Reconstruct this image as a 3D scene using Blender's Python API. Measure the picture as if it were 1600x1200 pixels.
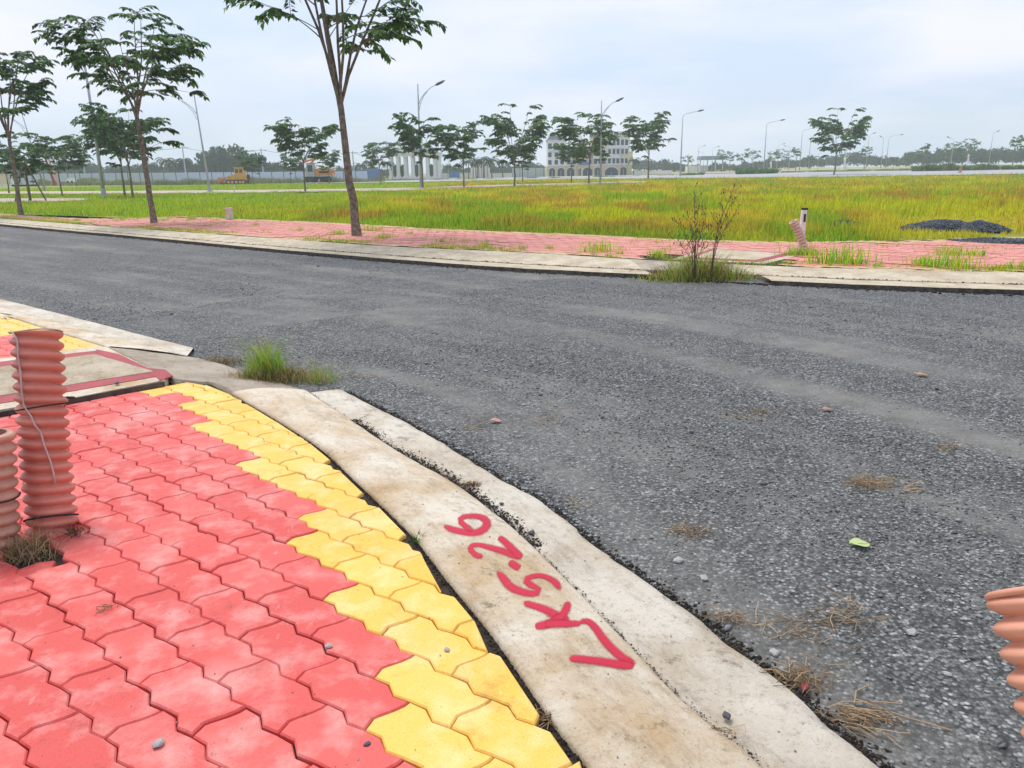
import bpy, math, random
import numpy as np
from mathutils import Vector, Matrix
from mathutils.bvhtree import BVHTree

random.seed(7); rng = np.random.default_rng(7)
for o in list(bpy.data.objects): bpy.data.objects.remove(o)
scene = bpy.context.scene
COL = scene.collection

# ------------------------------------------------------------------ camera, world, sun, exposure
F = 1200.0; PITCH = math.atan(332/1200.0); ROLL = math.radians(-0.9); CAMH = 1.2
cam_d = bpy.data.cameras.new("camera"); cam = bpy.data.objects.new("camera", cam_d); COL.objects.link(cam)
cam_d.sensor_width = 36.0; cam_d.lens = 36.0*F/1600.0; cam_d.clip_start = 0.05; cam_d.clip_end = 6000
cam.location = (0, 0, CAMH)
cam.rotation_euler = (Matrix.Rotation(math.pi/2-PITCH, 3, 'X') @ Matrix.Rotation(ROLL, 3, 'Z')).to_euler()
scene.camera = cam
scene.render.resolution_x = 1024; scene.render.resolution_y = 768
SUN_EL, SUN_AZ = math.radians(62), math.radians(-35)
world = bpy.data.worlds.new("World"); scene.world = world; world.use_nodes = True
nt = world.node_tree; nt.nodes.clear()
def N(t, k, **kw):
    n = t.nodes.new(k)
    for a, b in kw.items(): setattr(n, a, b)
    return n
wout = N(nt, 'ShaderNodeOutputWorld'); wbg = N(nt, 'ShaderNodeBackground'); nt.links.new(wbg.outputs[0], wout.inputs[0])
sky = N(nt, 'ShaderNodeTexSky', sky_type='NISHITA'); sky.sun_disc = False
sky.sun_elevation = SUN_EL; sky.sun_rotation = SUN_AZ; sky.air_density = 1.2; sky.dust_density = 3.0
wbg.inputs[1].default_value = 0.10
tc = N(nt, 'ShaderNodeTexCoord'); mp = N(nt, 'ShaderNodeMapping'); mp.inputs['Scale'].default_value = (1.3, 1.3, 5.5); mp.inputs['Location'].default_value = (0.3, 1.7, 0.4)
no = N(nt, 'ShaderNodeTexNoise'); no.inputs['Scale'].default_value = 1.9; no.inputs['Detail'].default_value = 7; no.inputs['Roughness'].default_value = 0.55
rp = N(nt, 'ShaderNodeValToRGB'); rp.color_ramp.elements[0].position = 0.38; rp.color_ramp.elements[1].position = 0.66
nt.links.new(tc.outputs['Generated'], mp.inputs[0]); nt.links.new(mp.outputs[0], no.inputs['Vector']); nt.links.new(no.outputs[0], rp.inputs[0])
# thin overcast: a pale veil over the blue sky, with whiter clouds on it
veil = N(nt, 'ShaderNodeMix', data_type='RGBA'); veil.inputs[0].default_value = 0.80; veil.inputs[7].default_value = (5.4, 6.5, 8.6, 1)
nt.links.new(sky.outputs[0], veil.inputs[6])
cl = N(nt, 'ShaderNodeMix', data_type='RGBA'); cl.inputs[7].default_value = (7.4, 7.45, 8.7, 1)
nt.links.new(rp.outputs[0], cl.inputs[0]); nt.links.new(veil.outputs[2], cl.inputs[6]); nt.links.new(cl.outputs[2], wbg.inputs[0])

sd = bpy.data.lights.new("sun", 'SUN'); so = bpy.data.objects.new("sun", sd); COL.objects.link(so)
sd.energy = 2.0; sd.angle = math.radians(18); sd.color = (1, 0.96, 0.9)
sdir = Vector((math.sin(SUN_AZ)*math.cos(SUN_EL), math.cos(SUN_AZ)*math.cos(SUN_EL), math.sin(SUN_EL)))
so.rotation_euler = sdir.to_track_quat('Z', 'Y').to_euler(); so.location = (0, 0, 50)
vs = scene.view_settings; vs.view_transform = 'Standard'; vs.look = 'None'; vs.gamma = 1; vs.use_curve_mapping = False
vs.exposure = 0.42
scene.cycles.max_bounces = 5; scene.cycles.volume_bounces = 1; scene.cycles.transparent_max_bounces = 8

# ------------------------------------------------------------------ geometry of the place
def ray(u, v):
    c, s = math.cos(ROLL), math.sin(ROLL); du = u-800; dv = v-600
    x = (c*du+s*dv)/F; Y = -(-s*du+c*dv)/F
    return x, math.cos(PITCH)+Y*math.sin(PITCH), -math.sin(PITCH)+Y*math.cos(PITCH)
def G(u, v, z=0.0):
    x, y, w = ray(u, v); t = (z-CAMH)/w
    return (x*t, y*t)
def PY(u, v, Y):                       # the point seen at (u, v), Y metres ahead
    x, y, w = ray(u, v); t = Y/y
    return Vector((x*t, Y, CAMH+w*t))
def sm(x, a, b):
    t = np.clip((x-a)/(b-a), 0, 1); return t*t*(3-2*t)
def terr(X, Y):
    return -0.03 + 0.33*sm(Y, 45, 110)*sm(X, 0, 50) - 0.10*sm(Y, 80, 140)*sm(-X, 10, 50)
def hit(u, v):
    z = 0.0
    for _ in range(25):
        X, Y = G(u, v, z); Y = min(max(Y, 0), 400) if Y > 0 else 400; z = 0.5*z+0.5*float(terr(X, Y))
    X, Y = G(u, v, z); return (X, Y, z)
def vnoise(x, y, seed=0):
    x = np.asarray(x, float); y = np.asarray(y, float)
    r = np.random.default_rng(seed).random((64, 64))
    xi = np.floor(x).astype(int); yi = np.floor(y).astype(int); fx = x-xi; fy = y-yi
    fx = fx*fx*(3-2*fx); fy = fy*fy*(3-2*fy)
    a = r[xi % 64, yi % 64]; b = r[(xi+1) % 64, yi % 64]; c = r[xi % 64, (yi+1) % 64]; d = r[(xi+1) % 64, (yi+1) % 64]
    return (a*(1-fx)+b*fx)*(1-fy)+(c*(1-fx)+d*fx)*fy
def fbm(x, y, seed=0, oct=3):
    s = 0; a = 0.5; t = 0
    for k in range(oct):
        s = s+a*vnoise(np.asarray(x)*2**k, np.asarray(y)*2**k, seed+k); t += a; a *= .5
    return s/t
def resample(P, n):
    P = [Vector((*p, 0)) if len(p) == 2 else Vector(p) for p in P]
    # smooth curve through the points, evenly spaced
    Q = []
    for i in range(len(P)-1):
        p0 = P[max(i-1, 0)]; p1 = P[i]; p2 = P[i+1]; p3 = P[min(i+2, len(P)-1)]
        for k in range(12):
            t = k/12; Q.append(0.5*((2*p1)+(p2-p0)*t+(2*p0-5*p1+4*p2-p3)*t*t+(3*p1-p0-3*p2+p3)*t**3))
    Q.append(P[-1])
    L = [0]
    for a, b in zip(Q, Q[1:]): L.append(L[-1]+(b-a).length)
    out = []; j = 0
    for k in range(n):
        d = L[-1]*k/(n-1)
        while j < len(L)-2 and L[j+1] < d: j += 1
        t = (d-L[j])/max(1e-9, L[j+1]-L[j]); out.append(Q[j].lerp(Q[j+1], min(max(t, 0), 1)))
    return out
def gp(pts, z=0.0): return [(*G(u, v, z), z) for u, v in pts]

# ------------------------------------------------------------------ materials
MATS = {}
def base_mat(name, rough=0.8):
    m = bpy.data.materials.new(name); m.use_nodes = True; MATS[name] = m
    b = m.node_tree.nodes['Principled BSDF']; b.inputs['Roughness'].default_value = rough
    b.inputs['Specular IOR Level'].default_value = 0.35
    return m, m.node_tree, b
def ramp(t, fac, stops):
    r = N(t, 'ShaderNodeValToRGB'); e = r.color_ramp.elements
    while len(e) < len(stops): e.new(0.5)
    for i, (p, c) in enumerate(stops): e[i].position = p; e[i].color = (*c, 1)
    t.links.new(fac, r.inputs[0]); return r.outputs[0]
def noise(t, scale, detail=4, rough=0.55, vec=None, stretch=None, coord='Object'):
    n = N(t, 'ShaderNodeTexNoise'); n.inputs['Scale'].default_value = scale; n.inputs['Detail'].default_value = detail; n.inputs['Roughness'].default_value = rough
    if vec is None:
        c = N(t, 'ShaderNodeTexCoord'); vec = c.outputs[coord]
    if stretch:
        mpp = N(t, 'ShaderNodeMapping'); mpp.inputs['Scale'].default_value = stretch; t.links.new(vec, mpp.inputs[0]); vec = mpp.outputs[0]
    t.links.new(vec, n.inputs['Vector']); return n.outputs[0]
def mix(t, f, a, b, mode='MIX'):
    m = N(t, 'ShaderNodeMix', data_type='RGBA', blend_type=mode)
    for i, v in ((0, f), (6, a), (7, b)):
        if isinstance(v, (int, float)): m.inputs[i].default_value = v
        elif isinstance(v, tuple): m.inputs[i].default_value = (*v, 1)
        else: t.links.new(v, m.inputs[i])
    return m.outputs[2]
def bump(t, b, h, strength=0.4, dist=0.01):
    n = N(t, 'ShaderNodeBump'); n.inputs['Strength'].default_value = strength; n.inputs['Distance'].default_value = dist
    t.links.new(h, n.inputs['Height']); t.links.new(n.outputs[0], b.inputs['Normal'])
def simple(name, c1, c2=None, scale=8, rough=0.8, bmp=0.2, metal=0, dist=0.01, mid=None):
    m, t, b = base_mat(name, rough); b.inputs['Metallic'].default_value = metal
    c2 = c2 or tuple(x*0.7 for x in c1)
    n = noise(t, scale, 5, .6); st = [(0.32, c2), (0.68, c1)]
    if mid: st = [(0.3, c2), (0.5, mid), (0.7, c1)]
    t.links.new(ramp(t, n, st), b.inputs['Base Color'])
    if bmp: bump(t, b, noise(t, scale*4, 5, .7), bmp, dist)
    return m
def geo_pos(t):
    return N(t, 'ShaderNodeNewGeometry').outputs['Position']

def paver_mat(name, c, pale, deep):
    m, t, b = base_mat(name, 0.62)
    oi = N(t, 'ShaderNodeObjectInfo'); pos = geo_pos(t)
    va = mix(t, oi.outputs['Random'], c, deep)
    blot = ramp(t, noise(t, 9, 5, .6, vec=pos), [(0.48, (0, 0, 0)), (0.74, (.62, .62, .62))])
    va = mix(t, blot, va, pale)
    scuff = ramp(t, noise(t, 34, 6, .7, vec=pos, stretch=(1, .35, 1)), [(0.62, (0, 0, 0)), (0.74, (.55, .55, .55))])
    va = mix(t, scuff, va, pale)
    dust = ramp(t, noise(t, 2.2, 6, .65, vec=pos), [(0.52, (0, 0, 0)), (0.8, (.55, .55, .55))])
    va = mix(t, dust, va, tuple(0.5*x+0.5*y for x, y in zip(pale, (.62, .5, .44))))
    grime = ramp(t, noise(t, 5.5, 8, .8, vec=pos), [(0.30, (.62, .56, .54)), (0.44, (1, 1, 1))]); va = mix(t, .8, va, grime, 'MULTIPLY')
    speck = ramp(t, noise(t, 260, 2, .5, vec=pos), [(0.30, (.72, .68, .68)), (0.42, (1, 1, 1))])
    va = mix(t, 1.0, va, speck, 'MULTIPLY')
    t.links.new(va, b.inputs['Base Color']); bump(t, b, noise(t, 60, 6, .7, vec=pos), .22, .004)
    return m
M_RED = paver_mat('red_paver', (.72, .118, .098), (.80, .40, .35), (.60, .078, .066))
M_YEL = paver_mat('yellow_paver', (.84, .53, .11), (.86, .68, .36), (.80, .46, .07))

def concrete_mat(name, light, tan, dark, stain=1.0):
    m, t, b = base_mat(name, 0.85); pos = geo_pos(t)
    a = ramp(t, noise(t, 2.6, 7, .65, vec=pos), [(0.36, tan), (0.60, light)])
    fine = ramp(t, noise(t, 30, 6, .75, vec=pos), [(0.28, dark), (0.46, (1, 1, 1))])
    a = mix(t, 0.55*stain, a, fine, 'MULTIPLY')
    spots = ramp(t, noise(t, 9, 8, .8, vec=pos, stretch=(1, 1, 1)), [(0.34, tuple(.6*x for x in dark)), (0.43, (1, 1, 1))])
    a = mix(t, 0.6*stain, a, spots, 'MULTIPLY')
    rot = N(t, 'ShaderNodeMapping'); rot.inputs['Rotation'].default_value = (0, 0, math.radians(62)); t.links.new(pos, rot.inputs[0])
    stk = ramp(t, noise(t, 4, 8, .85, vec=rot.outputs[0], stretch=(.8, 2.6, 1)), [(0.36, tuple(.75*x for x in dark)), (0.50, (1, 1, 1))])
    a = mix(t, 0.35*stain, a, stk, 'MULTIPLY')
    pit = ramp(t, noise(t, 150, 3, .6, vec=pos), [(0.30, (.35, .32, .28)), (0.37, (1, 1, 1))]); a = mix(t, .8, a, pit, 'MULTIPLY')
    t.links.new(a, b.inputs['Base Color']); bump(t, b, noise(t, 45, 8, .75, vec=pos), .9, .012)
    return m
M_KERB = concrete_mat('kerb_concrete', (.75, .67, .53), (.56, .40, .225), (.38, .28, .18))
M_GUTTER = concrete_mat('gutter_concrete', (.68, .62, .51), (.50, .41, .29), (.36, .30, .23))
M_KERBFAR = concrete_mat('far_kerb_concrete', (.62, .54, .39), (.46, .37, .25), (.40, .33, .24))
M_SLAB = concrete_mat('slab_concrete', (.55, .47, .35), (.38, .29, .18), (.48, .38, .26))
M_RAMP = concrete_mat('ramp_concrete', (.46, .39, .30), (.32, .26, .19), (.45, .38, .3))
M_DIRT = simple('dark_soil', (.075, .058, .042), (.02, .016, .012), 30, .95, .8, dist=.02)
M_FACE = simple('dark_face', (.13, .11, .085), (.025, .022, .018), 14, .95, .6, dist=.02)  # dark blotchy side faces of the slab and the far gutter
M_REDMETAL = simple('red_painted_steel', (.42, .055, .06), (.28, .04, .045), 10, .55, .2)

def road_mat():
    m, t, b = base_mat('chip_seal_asphalt', 0.85)
    uv = N(t, 'ShaderNodeUVMap'); pos = geo_pos(t)
    st = noise(t, 1.0, 2, .5, vec=uv.outputs[0], stretch=(.30, 1.9, 1))
    bl = noise(t, .8, 5, .6, vec=pos)
    dusty = ramp(t, st, [(0.44, (0, 0, 0)), (0.66, (1, 1, 1))])
    bl2 = ramp(t, bl, [(0.30, (0.2, 0.2, 0.2)), (0.62, (1, 1, 1))])
    f = N(t, 'ShaderNodeMath', operation='MULTIPLY'); t.links.new(dusty, f.inputs[0]); t.links.new(bl2, f.inputs[1])
    vo = N(t, 'ShaderNodeTexVoronoi'); vo.inputs['Scale'].default_value = 95; t.links.new(pos, vo.inputs['Vector'])
    sep = N(t, 'ShaderNodeSeparateColor'); t.links.new(vo.outputs['Color'], sep.inputs[0])
    chip = ramp(t, sep.outputs[0], [(0.0, (.04, .042, .038)), (.5, (.125, .127, .119)), (.84, (.22, .222, .21)), (1, (.42, .43, .42))])
    edge = ramp(t, vo.outputs['Distance'], [(0.25, (1, 1, 1)), (0.75, (.25, .25, .25))])
    chip = mix(t, .8, chip, edge, 'MULTIPLY')
    fine = ramp(t, noise(t, 130, 4, .8, vec=pos), [(0.3, (.11, .105, .095)), (0.7, (.26, .25, .22))])
    big = mix(t, f.outputs[0], chip, fine)
    lp = ramp(t, noise(t, 6, 6, .7, vec=pos), [(0.3, (.75, .75, .75)), (0.7, (1.2, 1.2, 1.2))])
    t.links.new(mix(t, 1, big, lp, 'MULTIPLY'), b.inputs['Base Color'])
    bump(t, b, vo.outputs['Distance'], -.5, .006)
    return m
M_ROAD = road_mat()

def leafmat(name, c1, c2, trans=.35, attr=False, rough=.55):
    m = bpy.data.materials.new(name); m.use_nodes = True; t = m.node_tree; t.nodes.clear()
    out = N(t, 'ShaderNodeOutputMaterial'); d = N(t, 'ShaderNodeBsdfPrincipled'); tr = N(t, 'ShaderNodeBsdfTranslucent'); mx = N(t, 'ShaderNodeMixShader')
    d.inputs['Roughness'].default_value = rough; d.inputs['Specular IOR Level'].default_value = .3; mx.inputs[0].default_value = trans
    if attr:
        a = N(t, 'ShaderNodeAttribute'); a.attribute_name = 'tint'; col = a.outputs['Color']
    else:
        g = N(t, 'ShaderNodeNewGeometry'); col = ramp(t, g.outputs['Random Per Island'], [(0, c2), (1, c1)])
    t.links.new(col, d.inputs['Base Color']); t.links.new(col, tr.inputs['Color'])
    t.links.new(d.outputs[0], mx.inputs[1]); t.links.new(tr.outputs[0], mx.inputs[2]); t.links.new(mx.outputs[0], out.inputs[0])
    return m
M_LEAF = leafmat('tree_leaf', (.085, .25, .018), (.010, .042, .007), .3)
M_LEAF2 = leafmat('light_tree_leaf', (.12, .21, .03), (.03, .075, .02), .35)
M_FARLEAF = leafmat('far_leaf', (.045, .12, .04), (.015, .05, .025), .2)
M_GRASS = leafmat('grass_blade', None, None, .52, attr=True, rough=.7)
M_BARK = simple('grey_brown_bark', (.30, .245, .18), (.075, .058, .042), 14, .95, .8, dist=.02)
M_STRAW = leafmat('dry_straw', (.50, .36, .20), (.20, .12, .06), .15)
M_WEED = leafmat('weed_stem', (.16, .085, .055), (.06, .035, .025), .1)
M_METAL = simple('galvanised_steel', (.42, .45, .48), (.30, .33, .36), 4, .45, 0, .3)
M_LAMPD = simple('dark_lamp_head', (.10, .11, .12), None, 6, .4, 0)
M_STONE = leafmat('gravel_stone', (.38, .385, .38), (.06, .062, .060), 0, rough=.8)
M_STONED = leafmat('pile_stone', (.12, .135, .155), (.02, .024, .03), 0, rough=.8)
M_PIPE1 = simple('red_plastic_pipe', (.70, .25, .18), (.54, .17, .12), 5, .42, .08)
M_PIPE2 = simple('faded_plastic_pipe', (.60, .32, .23), (.38, .19, .13), 6, .55, .15)
M_PIPE3 = simple('salmon_plastic_pipe', (.74, .36, .24), (.62, .28, .18), 5, .45, .08)
M_WHITE = simple('white_paint', (.78, .76, .72), (.66, .64, .60), 3, .7, .1)
M_CREAM = simple('cream_render', (.66, .56, .38), (.60, .49, .32), 1, .8, .05)
M_PINK = simple('pink_render', (.62, .40, .34), (.56, .35, .30), 1, .8, .05)
M_BWHITE = simple('white_render', (.74, .74, .74), (.68, .68, .69), 1, .8, .05)
M_ROOF = simple('grey_slate_roof', (.13, .14, .17), (.08, .09, .11), 2, .7, .1)
M_GLASS = simple('dark_window_glass', (.06, .08, .11), (.03, .045, .07), .6, .15, 0)
M_FENCE = simple('pale_blue_metal_sheet', (.46, .53, .60), (.40, .46, .53), .3, .5, .05)
M_YMACH = simple('yellow_machine_paint', (.72, .38, .03), (.5, .24, .02), 3, .5, .1)
M_OMACH = simple('orange_machine_paint', (.62, .24, .07), (.42, .16, .05), 3, .55, .1)
M_BLACK = simple('black_rubber', (.03, .03, .032), (.015, .015, .016), 6, .8, .1)
M_PATH = simple('pale_concrete_path', (.52, .43, .33), (.40, .32, .24), .8, .9, .1)
M_ROAD2 = simple('pale_far_road', (.40, .40, .40), (.33, .33, .33), .3, .9, .05)
M_FIELD = simple('field_soil', (.30, .33, .03), (.16, .17, .025), .5, .95, .4, mid=(.24, .26, .025))
M_WOOD = simple('weathered_stake_wood', (.16, .12, .085), (.07, .05, .035), 10, .9, .3)
M_WIREW = simple('pale_wire', (.62, .45, .38), None, 10, .5, 0)

# ------------------------------------------------------------------ object helpers
def mesh_of(name, V, Fc, mats, smooth=False, tint=None, fmat=None):
    me = bpy.data.meshes.new(name)
    V = np.asarray(V, dtype=np.float32).reshape(-1, 3)
    if isinstance(Fc, np.ndarray) and Fc.ndim == 2:
        k = Fc.shape[1]; n = len(Fc)
        me.vertices.add(len(V)); me.vertices.foreach_set('co', V.ravel())
        me.loops.add(n*k); me.loops.foreach_set('vertex_index', Fc.astype(np.int32).ravel())
        me.polygons.add(n); me.polygons.foreach_set('loop_start', np.arange(0, n*k, k, dtype=np.int32))
        me.update(calc_edges=True)
    else:
        me.from_pydata(V.tolist(), [], [list(map(int, f)) for f in Fc]); me.update()
    if not isinstance(mats, (list, tuple)): mats = [mats]
    for m in mats: me.materials.append(m)
    if fmat is not None: me.polygons.foreach_set('material_index', np.asarray(fmat, dtype=np.int32))
    if smooth: me.polygons.foreach_set('use_smooth', np.ones(len(me.polygons), dtype=bool))
    if tint is not None:
        a = me.color_attributes.new('tint', 'FLOAT_COLOR', 'POINT'); c = np.ones((len(V), 4), np.float32); c[:, :3] = tint; a.data.foreach_set('color', c.ravel())
    me.update(); return me
def link(name, me, parent=None, loc=None, rz=0):
    o = bpy.data.objects.new(name, me); COL.objects.link(o)
    if parent: o.parent = parent
    if loc is not None: o.location = loc
    if rz: o.rotation_euler = (0, 0, rz)
    return o
def tag(o, label=None, cat=None, group=None, kind=None):
    if label: o['label'] = label
    if cat: o['category'] = cat
    if group: o['group'] = group
    if kind: o['kind'] = kind
    return o
def thing(name, label, cat, loc, rz=0, group=None):
    o = link(name, None, None, loc, rz); o.empty_display_size = .2; return tag(o, label, cat, group)
def copy_tree(o, parent=None):
    c = o.copy(); COL.objects.link(c); c.parent = parent
    for ch in [x for x in bpy.data.objects if x.parent == o and x != c]: copy_tree(ch, c)
    return c
class MB:
    def __init__(s): s.v = []; s.f = []
    def add(s, V, Fc):
        n = len(s.v); s.v += [tuple(p) for p in V]; s.f += [[i+n for i in f] for f in Fc]; return s
    def box(s, c, d, rz=0, taper=1.0, rx=0, ry=0):
        x, y, z = [k/2 for k in d]; V = []
        for sz in (-1, 1):
            k = taper if sz > 0 else 1
            for sx, sy in ((-1, -1), (1, -1), (1, 1), (-1, 1)): V.append(Vector((sx*x*k, sy*y*k, sz*z)))
        R = Matrix.Rotation(rz, 3, 'Z') @ Matrix.Rotation(ry, 3, 'Y') @ Matrix.Rotation(rx, 3, 'X')
        V = [R @ p+Vector(c) for p in V]
        return s.add(V, [[3, 2, 1, 0], [4, 5, 6, 7], [0, 1, 5, 4], [1, 2, 6, 5], [2, 3, 7, 6], [3, 0, 4, 7]])
    def tube(s, P, r, n=6, cap=True):
        P = [Vector(p) for p in P]; r = r if hasattr(r, '__len__') else [r]*len(P); V = []; Fc = []
        for i, p in enumerate(P):
            d = (P[min(i+1, len(P)-1)]-P[max(i-1, 0)]); d = d.normalized() if d.length > 1e-9 else Vector((0, 0, 1))
            a = d.orthogonal().normalized() if i == 0 else (a-d*a.dot(d)).normalized()
            b = d.cross(a)
            for k in range(n): t = 2*math.pi*k/n; V.append(p+(a*math.cos(t)+b*math.sin(t))*r[i])
        for i in range(len(P)-1):
            for k in range(n): k2 = (k+1) % n; Fc.append([i*n+k, i*n+k2, (i+1)*n+k2, (i+1)*n+k])
        if cap: Fc += [list(range(n))[::-1], [(len(P)-1)*n+k for k in range(n)]]
        return s.add(V, Fc)
    def prism(s, poly, y0, y1):           # outline in x-z, extruded along y
        n = len(poly); V = [(x, y0, z) for x, z in poly]+[(x, y1, z) for x, z in poly]
        return s.add(V, [list(range(n)), list(range(2*n-1, n-1, -1))]+[[i, i+n, (i+1) % n+n, (i+1) % n] for i in range(n)])
    def wheel(s, c, r, w, n=16):          # axis along y
        V = []; Fc = []
        for yy, rr in ((-w/2, r*.55), (-w/2, r*.93), (-w*.35, r), (w*.35, r), (w/2, r*.93), (w/2, r*.55)):
            for k in range(n): t = 2*math.pi*k/n; V.append((c[0]+rr*math.cos(t), c[1]+yy, c[2]+rr*math.sin(t)))
        for i in range(5):
            for k in range(n): Fc.append([i*n+k, (i+1)*n+k, (i+1)*n+(k+1) % n, i*n+(k+1) % n])
        Fc += [list(range(n)), [5*n+k for k in range(n)][::-1]]
        return s.add(V, Fc)
    def build(s, name, mat, parent=None, smooth=False, loc=None, rz=0, kind=None):
        o = link(name, mesh_of(name, s.v, s.f, mat, smooth), parent, loc, rz)
        if kind: o['kind'] = kind
        return o
def grid_strip(rows):                     # rows: list of equal-length lists of Vectors
    n = len(rows[0]); V = [p for r in rows for p in r]
    return V, [[i*n+k, i*n+k+1, (i+1)*n+k+1, (i+1)*n+k] for i in range(len(rows)-1) for k in range(n-1)]
def struct(name, V, Fc, mat, smooth=False, parent=None):
    o = link(name, mesh_of(name, V, Fc, mat, smooth), parent); o['kind'] = 'structure'; return o

# ------------------------------------------------------------------ ground
V = [(0, 0, -.35)]; n = 48
for k in range(n): V.append((2500*math.cos(2*math.pi*k/n), 2500*math.sin(2*math.pi*k/n), -.35))
struct('ground', V, [[0, k+1, (k+1) % n+1] for k in range(n)], M_FIELD)

PB = [G(u, v) for u, v in [(-900, 330), (-400, 328), (0, 333), (200, 340), (300, 340), (500, 347), (700, 358), (900, 366), (1100, 375), (1300, 377), (1450, 374), (1600, 372)]]
PB = [(-60, 70)]+[(x, y) for x, y in PB[2:]]+[(11, 12.2), (16, 11.8), (40, 12)]
pbang = [math.atan2(x, y) for x, y in PB]; pbr = [math.hypot(x, y) for x, y in PB]
def back_r(th): return np.interp(th, pbang, pbr)
ths = np.linspace(math.radians(-58), math.radians(72), 180); rows = []
for k in range(60):
    row = []
    for th in ths:
        r0 = float(back_r(th)); r = r0+(math.exp(k/59*math.log(1+1500))-1)-.05
        x, y = r*math.sin(th), r*math.cos(th); z = float(terr(x, y))+.05*(float(fbm(x*.7, y*.7, 3))-.5)*min(1, (r-r0)/1.0 if r > r0 else 0)
        row.append((x, y, z))
    rows.append(row)
V, Fc = grid_strip(rows); struct('field', V, Fc, M_FIELD, True)

# road sheet, UV = (along, across)
NC = [(-40, 37.5)]+[G(u, v, -.08) for u, v in [(0, 467), (130, 500), (300, 545), (420, 580), (535, 608), (620, 650), (700, 695), (780, 745), (860, 790), (930, 850), (1010, 905), (1090, 960), (1150, 1010), (1230, 1065), (1300, 1130), (1385, 1200)]]+[(.93, 1.05), (1.05, .5), (1.1, -1)]
FE = [(-60, 61), (-40, 44.5)]+[G(u, v, -.1) for u, v in [(0, 352), (200, 372), (400, 391), (600, 409), (800, 425), (1000, 437), (1200, 448), (1400, 456), (1600, 463)]]+[(7.4, 6.9), (11, 6.3), (30, 5.5)]
c0 = resample(NC, 120); c1 = resample(FE, 120)
gx = np.concatenate([np.linspace(-60, -8, 70), np.linspace(-7.8, 8, 80), np.linspace(8.5, 60, 50)]); gy = np.concatenate([np.linspace(-8, .8, 12), np.linspace(1, 14, 80), np.linspace(14.5, 70, 70)])
XX, YY = np.meshgrid(gx, gy); xf, yf = XX.ravel(), YY.ravel(); best = np.full(len(xf), 9e9); acr = np.zeros(len(xf)); alo = np.zeros(len(xf)); L = 0
for a, b in zip(c0, c0[1:]):
    ab = b-a; l2 = ab.length_squared; t = np.clip(((xf-a.x)*ab.x+(yf-a.y)*ab.y)/l2, 0, 1); dx = xf-a.x-ab.x*t; dy = yf-a.y-ab.y*t; d = dx*dx+dy*dy; m = d < best
    best[m] = d[m]; acr[m] = np.sqrt(d[m]); alo[m] = L+ab.length*t[m]; L += ab.length
V = np.stack([xf, yf, np.full(len(xf), -.10)], 1); nx = len(gx)
Fc = np.array([[q*nx+p, q*nx+p+1, (q+1)*nx+p+1, (q+1)*nx+p] for q in range(len(gy)-1) for p in range(nx-1)])
road = struct('road', V, Fc, M_ROAD, False); uvl = road.data.uv_layers.new(name='UVMap')
li = np.zeros(len(road.data.loops), dtype=np.int32); road.data.loops.foreach_get('vertex_index', li)
uvl.data.foreach_set('uv', np.stack([alo, acr], 1)[li].ravel())

# ------------------------------------------------------------------ near kerb (sloped) and gutter
A_px = [(362, 613), (430, 652), (500, 697), (560, 752), (640, 828), (700, 903), (770, 988), (830, 1073), (870, 1132), (925, 1202)]
B_px = [(480, 612), (560, 665), (620, 705), (700, 750), (760, 792), (830, 852), (900, 922), (975, 1000), (1040, 1070), (1100, 1125), (1190, 1200)]
C_px = [(535, 608), (620, 650), (700, 695), (780, 745), (860, 790), (930, 850), (1010, 905), (1090, 960), (1150, 1010), (1230, 1065), (1300, 1130), (1385, 1200)]
A = [G(u, v) for u, v in A_px]+[(.21, 1.1), (.24, .5), (.24, -.8)]
B = [G(u, v, -.075) for u, v in B_px]+[(.60, 1.12), (.63, .5), (.63, -.8)]
C = [G(u, v, -.08) for u, v in C_px]+[(.90, 1.1), (.93, .5), (.93, -.8)]
NA = 260
ra, rb, rc = resample(A, NA), resample(B, NA), resample(C, NA)
def kerb_rows(ra, rb, prof, jit=.004, seed=1):
    rows = []
    for j, (t, z) in enumerate(prof):
        row = []
        for k, (a, b) in enumerate(zip(ra, rb)):
            p = a.lerp(b, t); p = Vector((p.x, p.y, z)); q = (float(fbm(p.x*9, p.y*9, seed))-.5)
            p.z += jit*2*q; e = (float(fbm(p.x*16, p.y*16, seed+9))-.5)*2
            if j in (0, len(prof)-1) or abs(t-1) < 1e-6: p += (b-a).normalized()*e*jit*(1.6 if jit < .006 or j < 2 else 3.2)
            row.append(p)
        rows.append(row)
    return rows
prof = [(0, -.09), (0, -.012), (.015, .0), (.10, .004), (.30, .002), (.5, -.010), (.7, -.028), (.86, -.047), (.95, -.060), (.99, -.070), (1, -.088), (1.0, -.10)]
V, Fc = grid_strip(kerb_rows(ra, rb, prof)); kerb = struct('kerb', V, Fc, M_KERB, True)
kerb_bvh = BVHTree.FromPolygons([Vector(p) for p in V], Fc)
prof = [(0.022, -.10), (0.026, -.086), (.07, -.081), (.3, -.078), (.6, -.076), (.85, -.078), (.96, -.084), (1, -.105)]
jn = 178
g1 = kerb_rows([p for p in rb[:jn]], rc[:jn], prof, .009, 21)
for row in g1:                       # rough broken edge on the road side
    pass
V, Fc = grid_strip(g1); gut = struct('gutter', V, Fc, M_GUTTER, True)
g2 = kerb_rows([p for p in rb[jn:]], rc[jn:], prof, .009, 22)
V, Fc = grid_strip(g2); struct('gutter', V, Fc, M_GUTTER, True)
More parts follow.
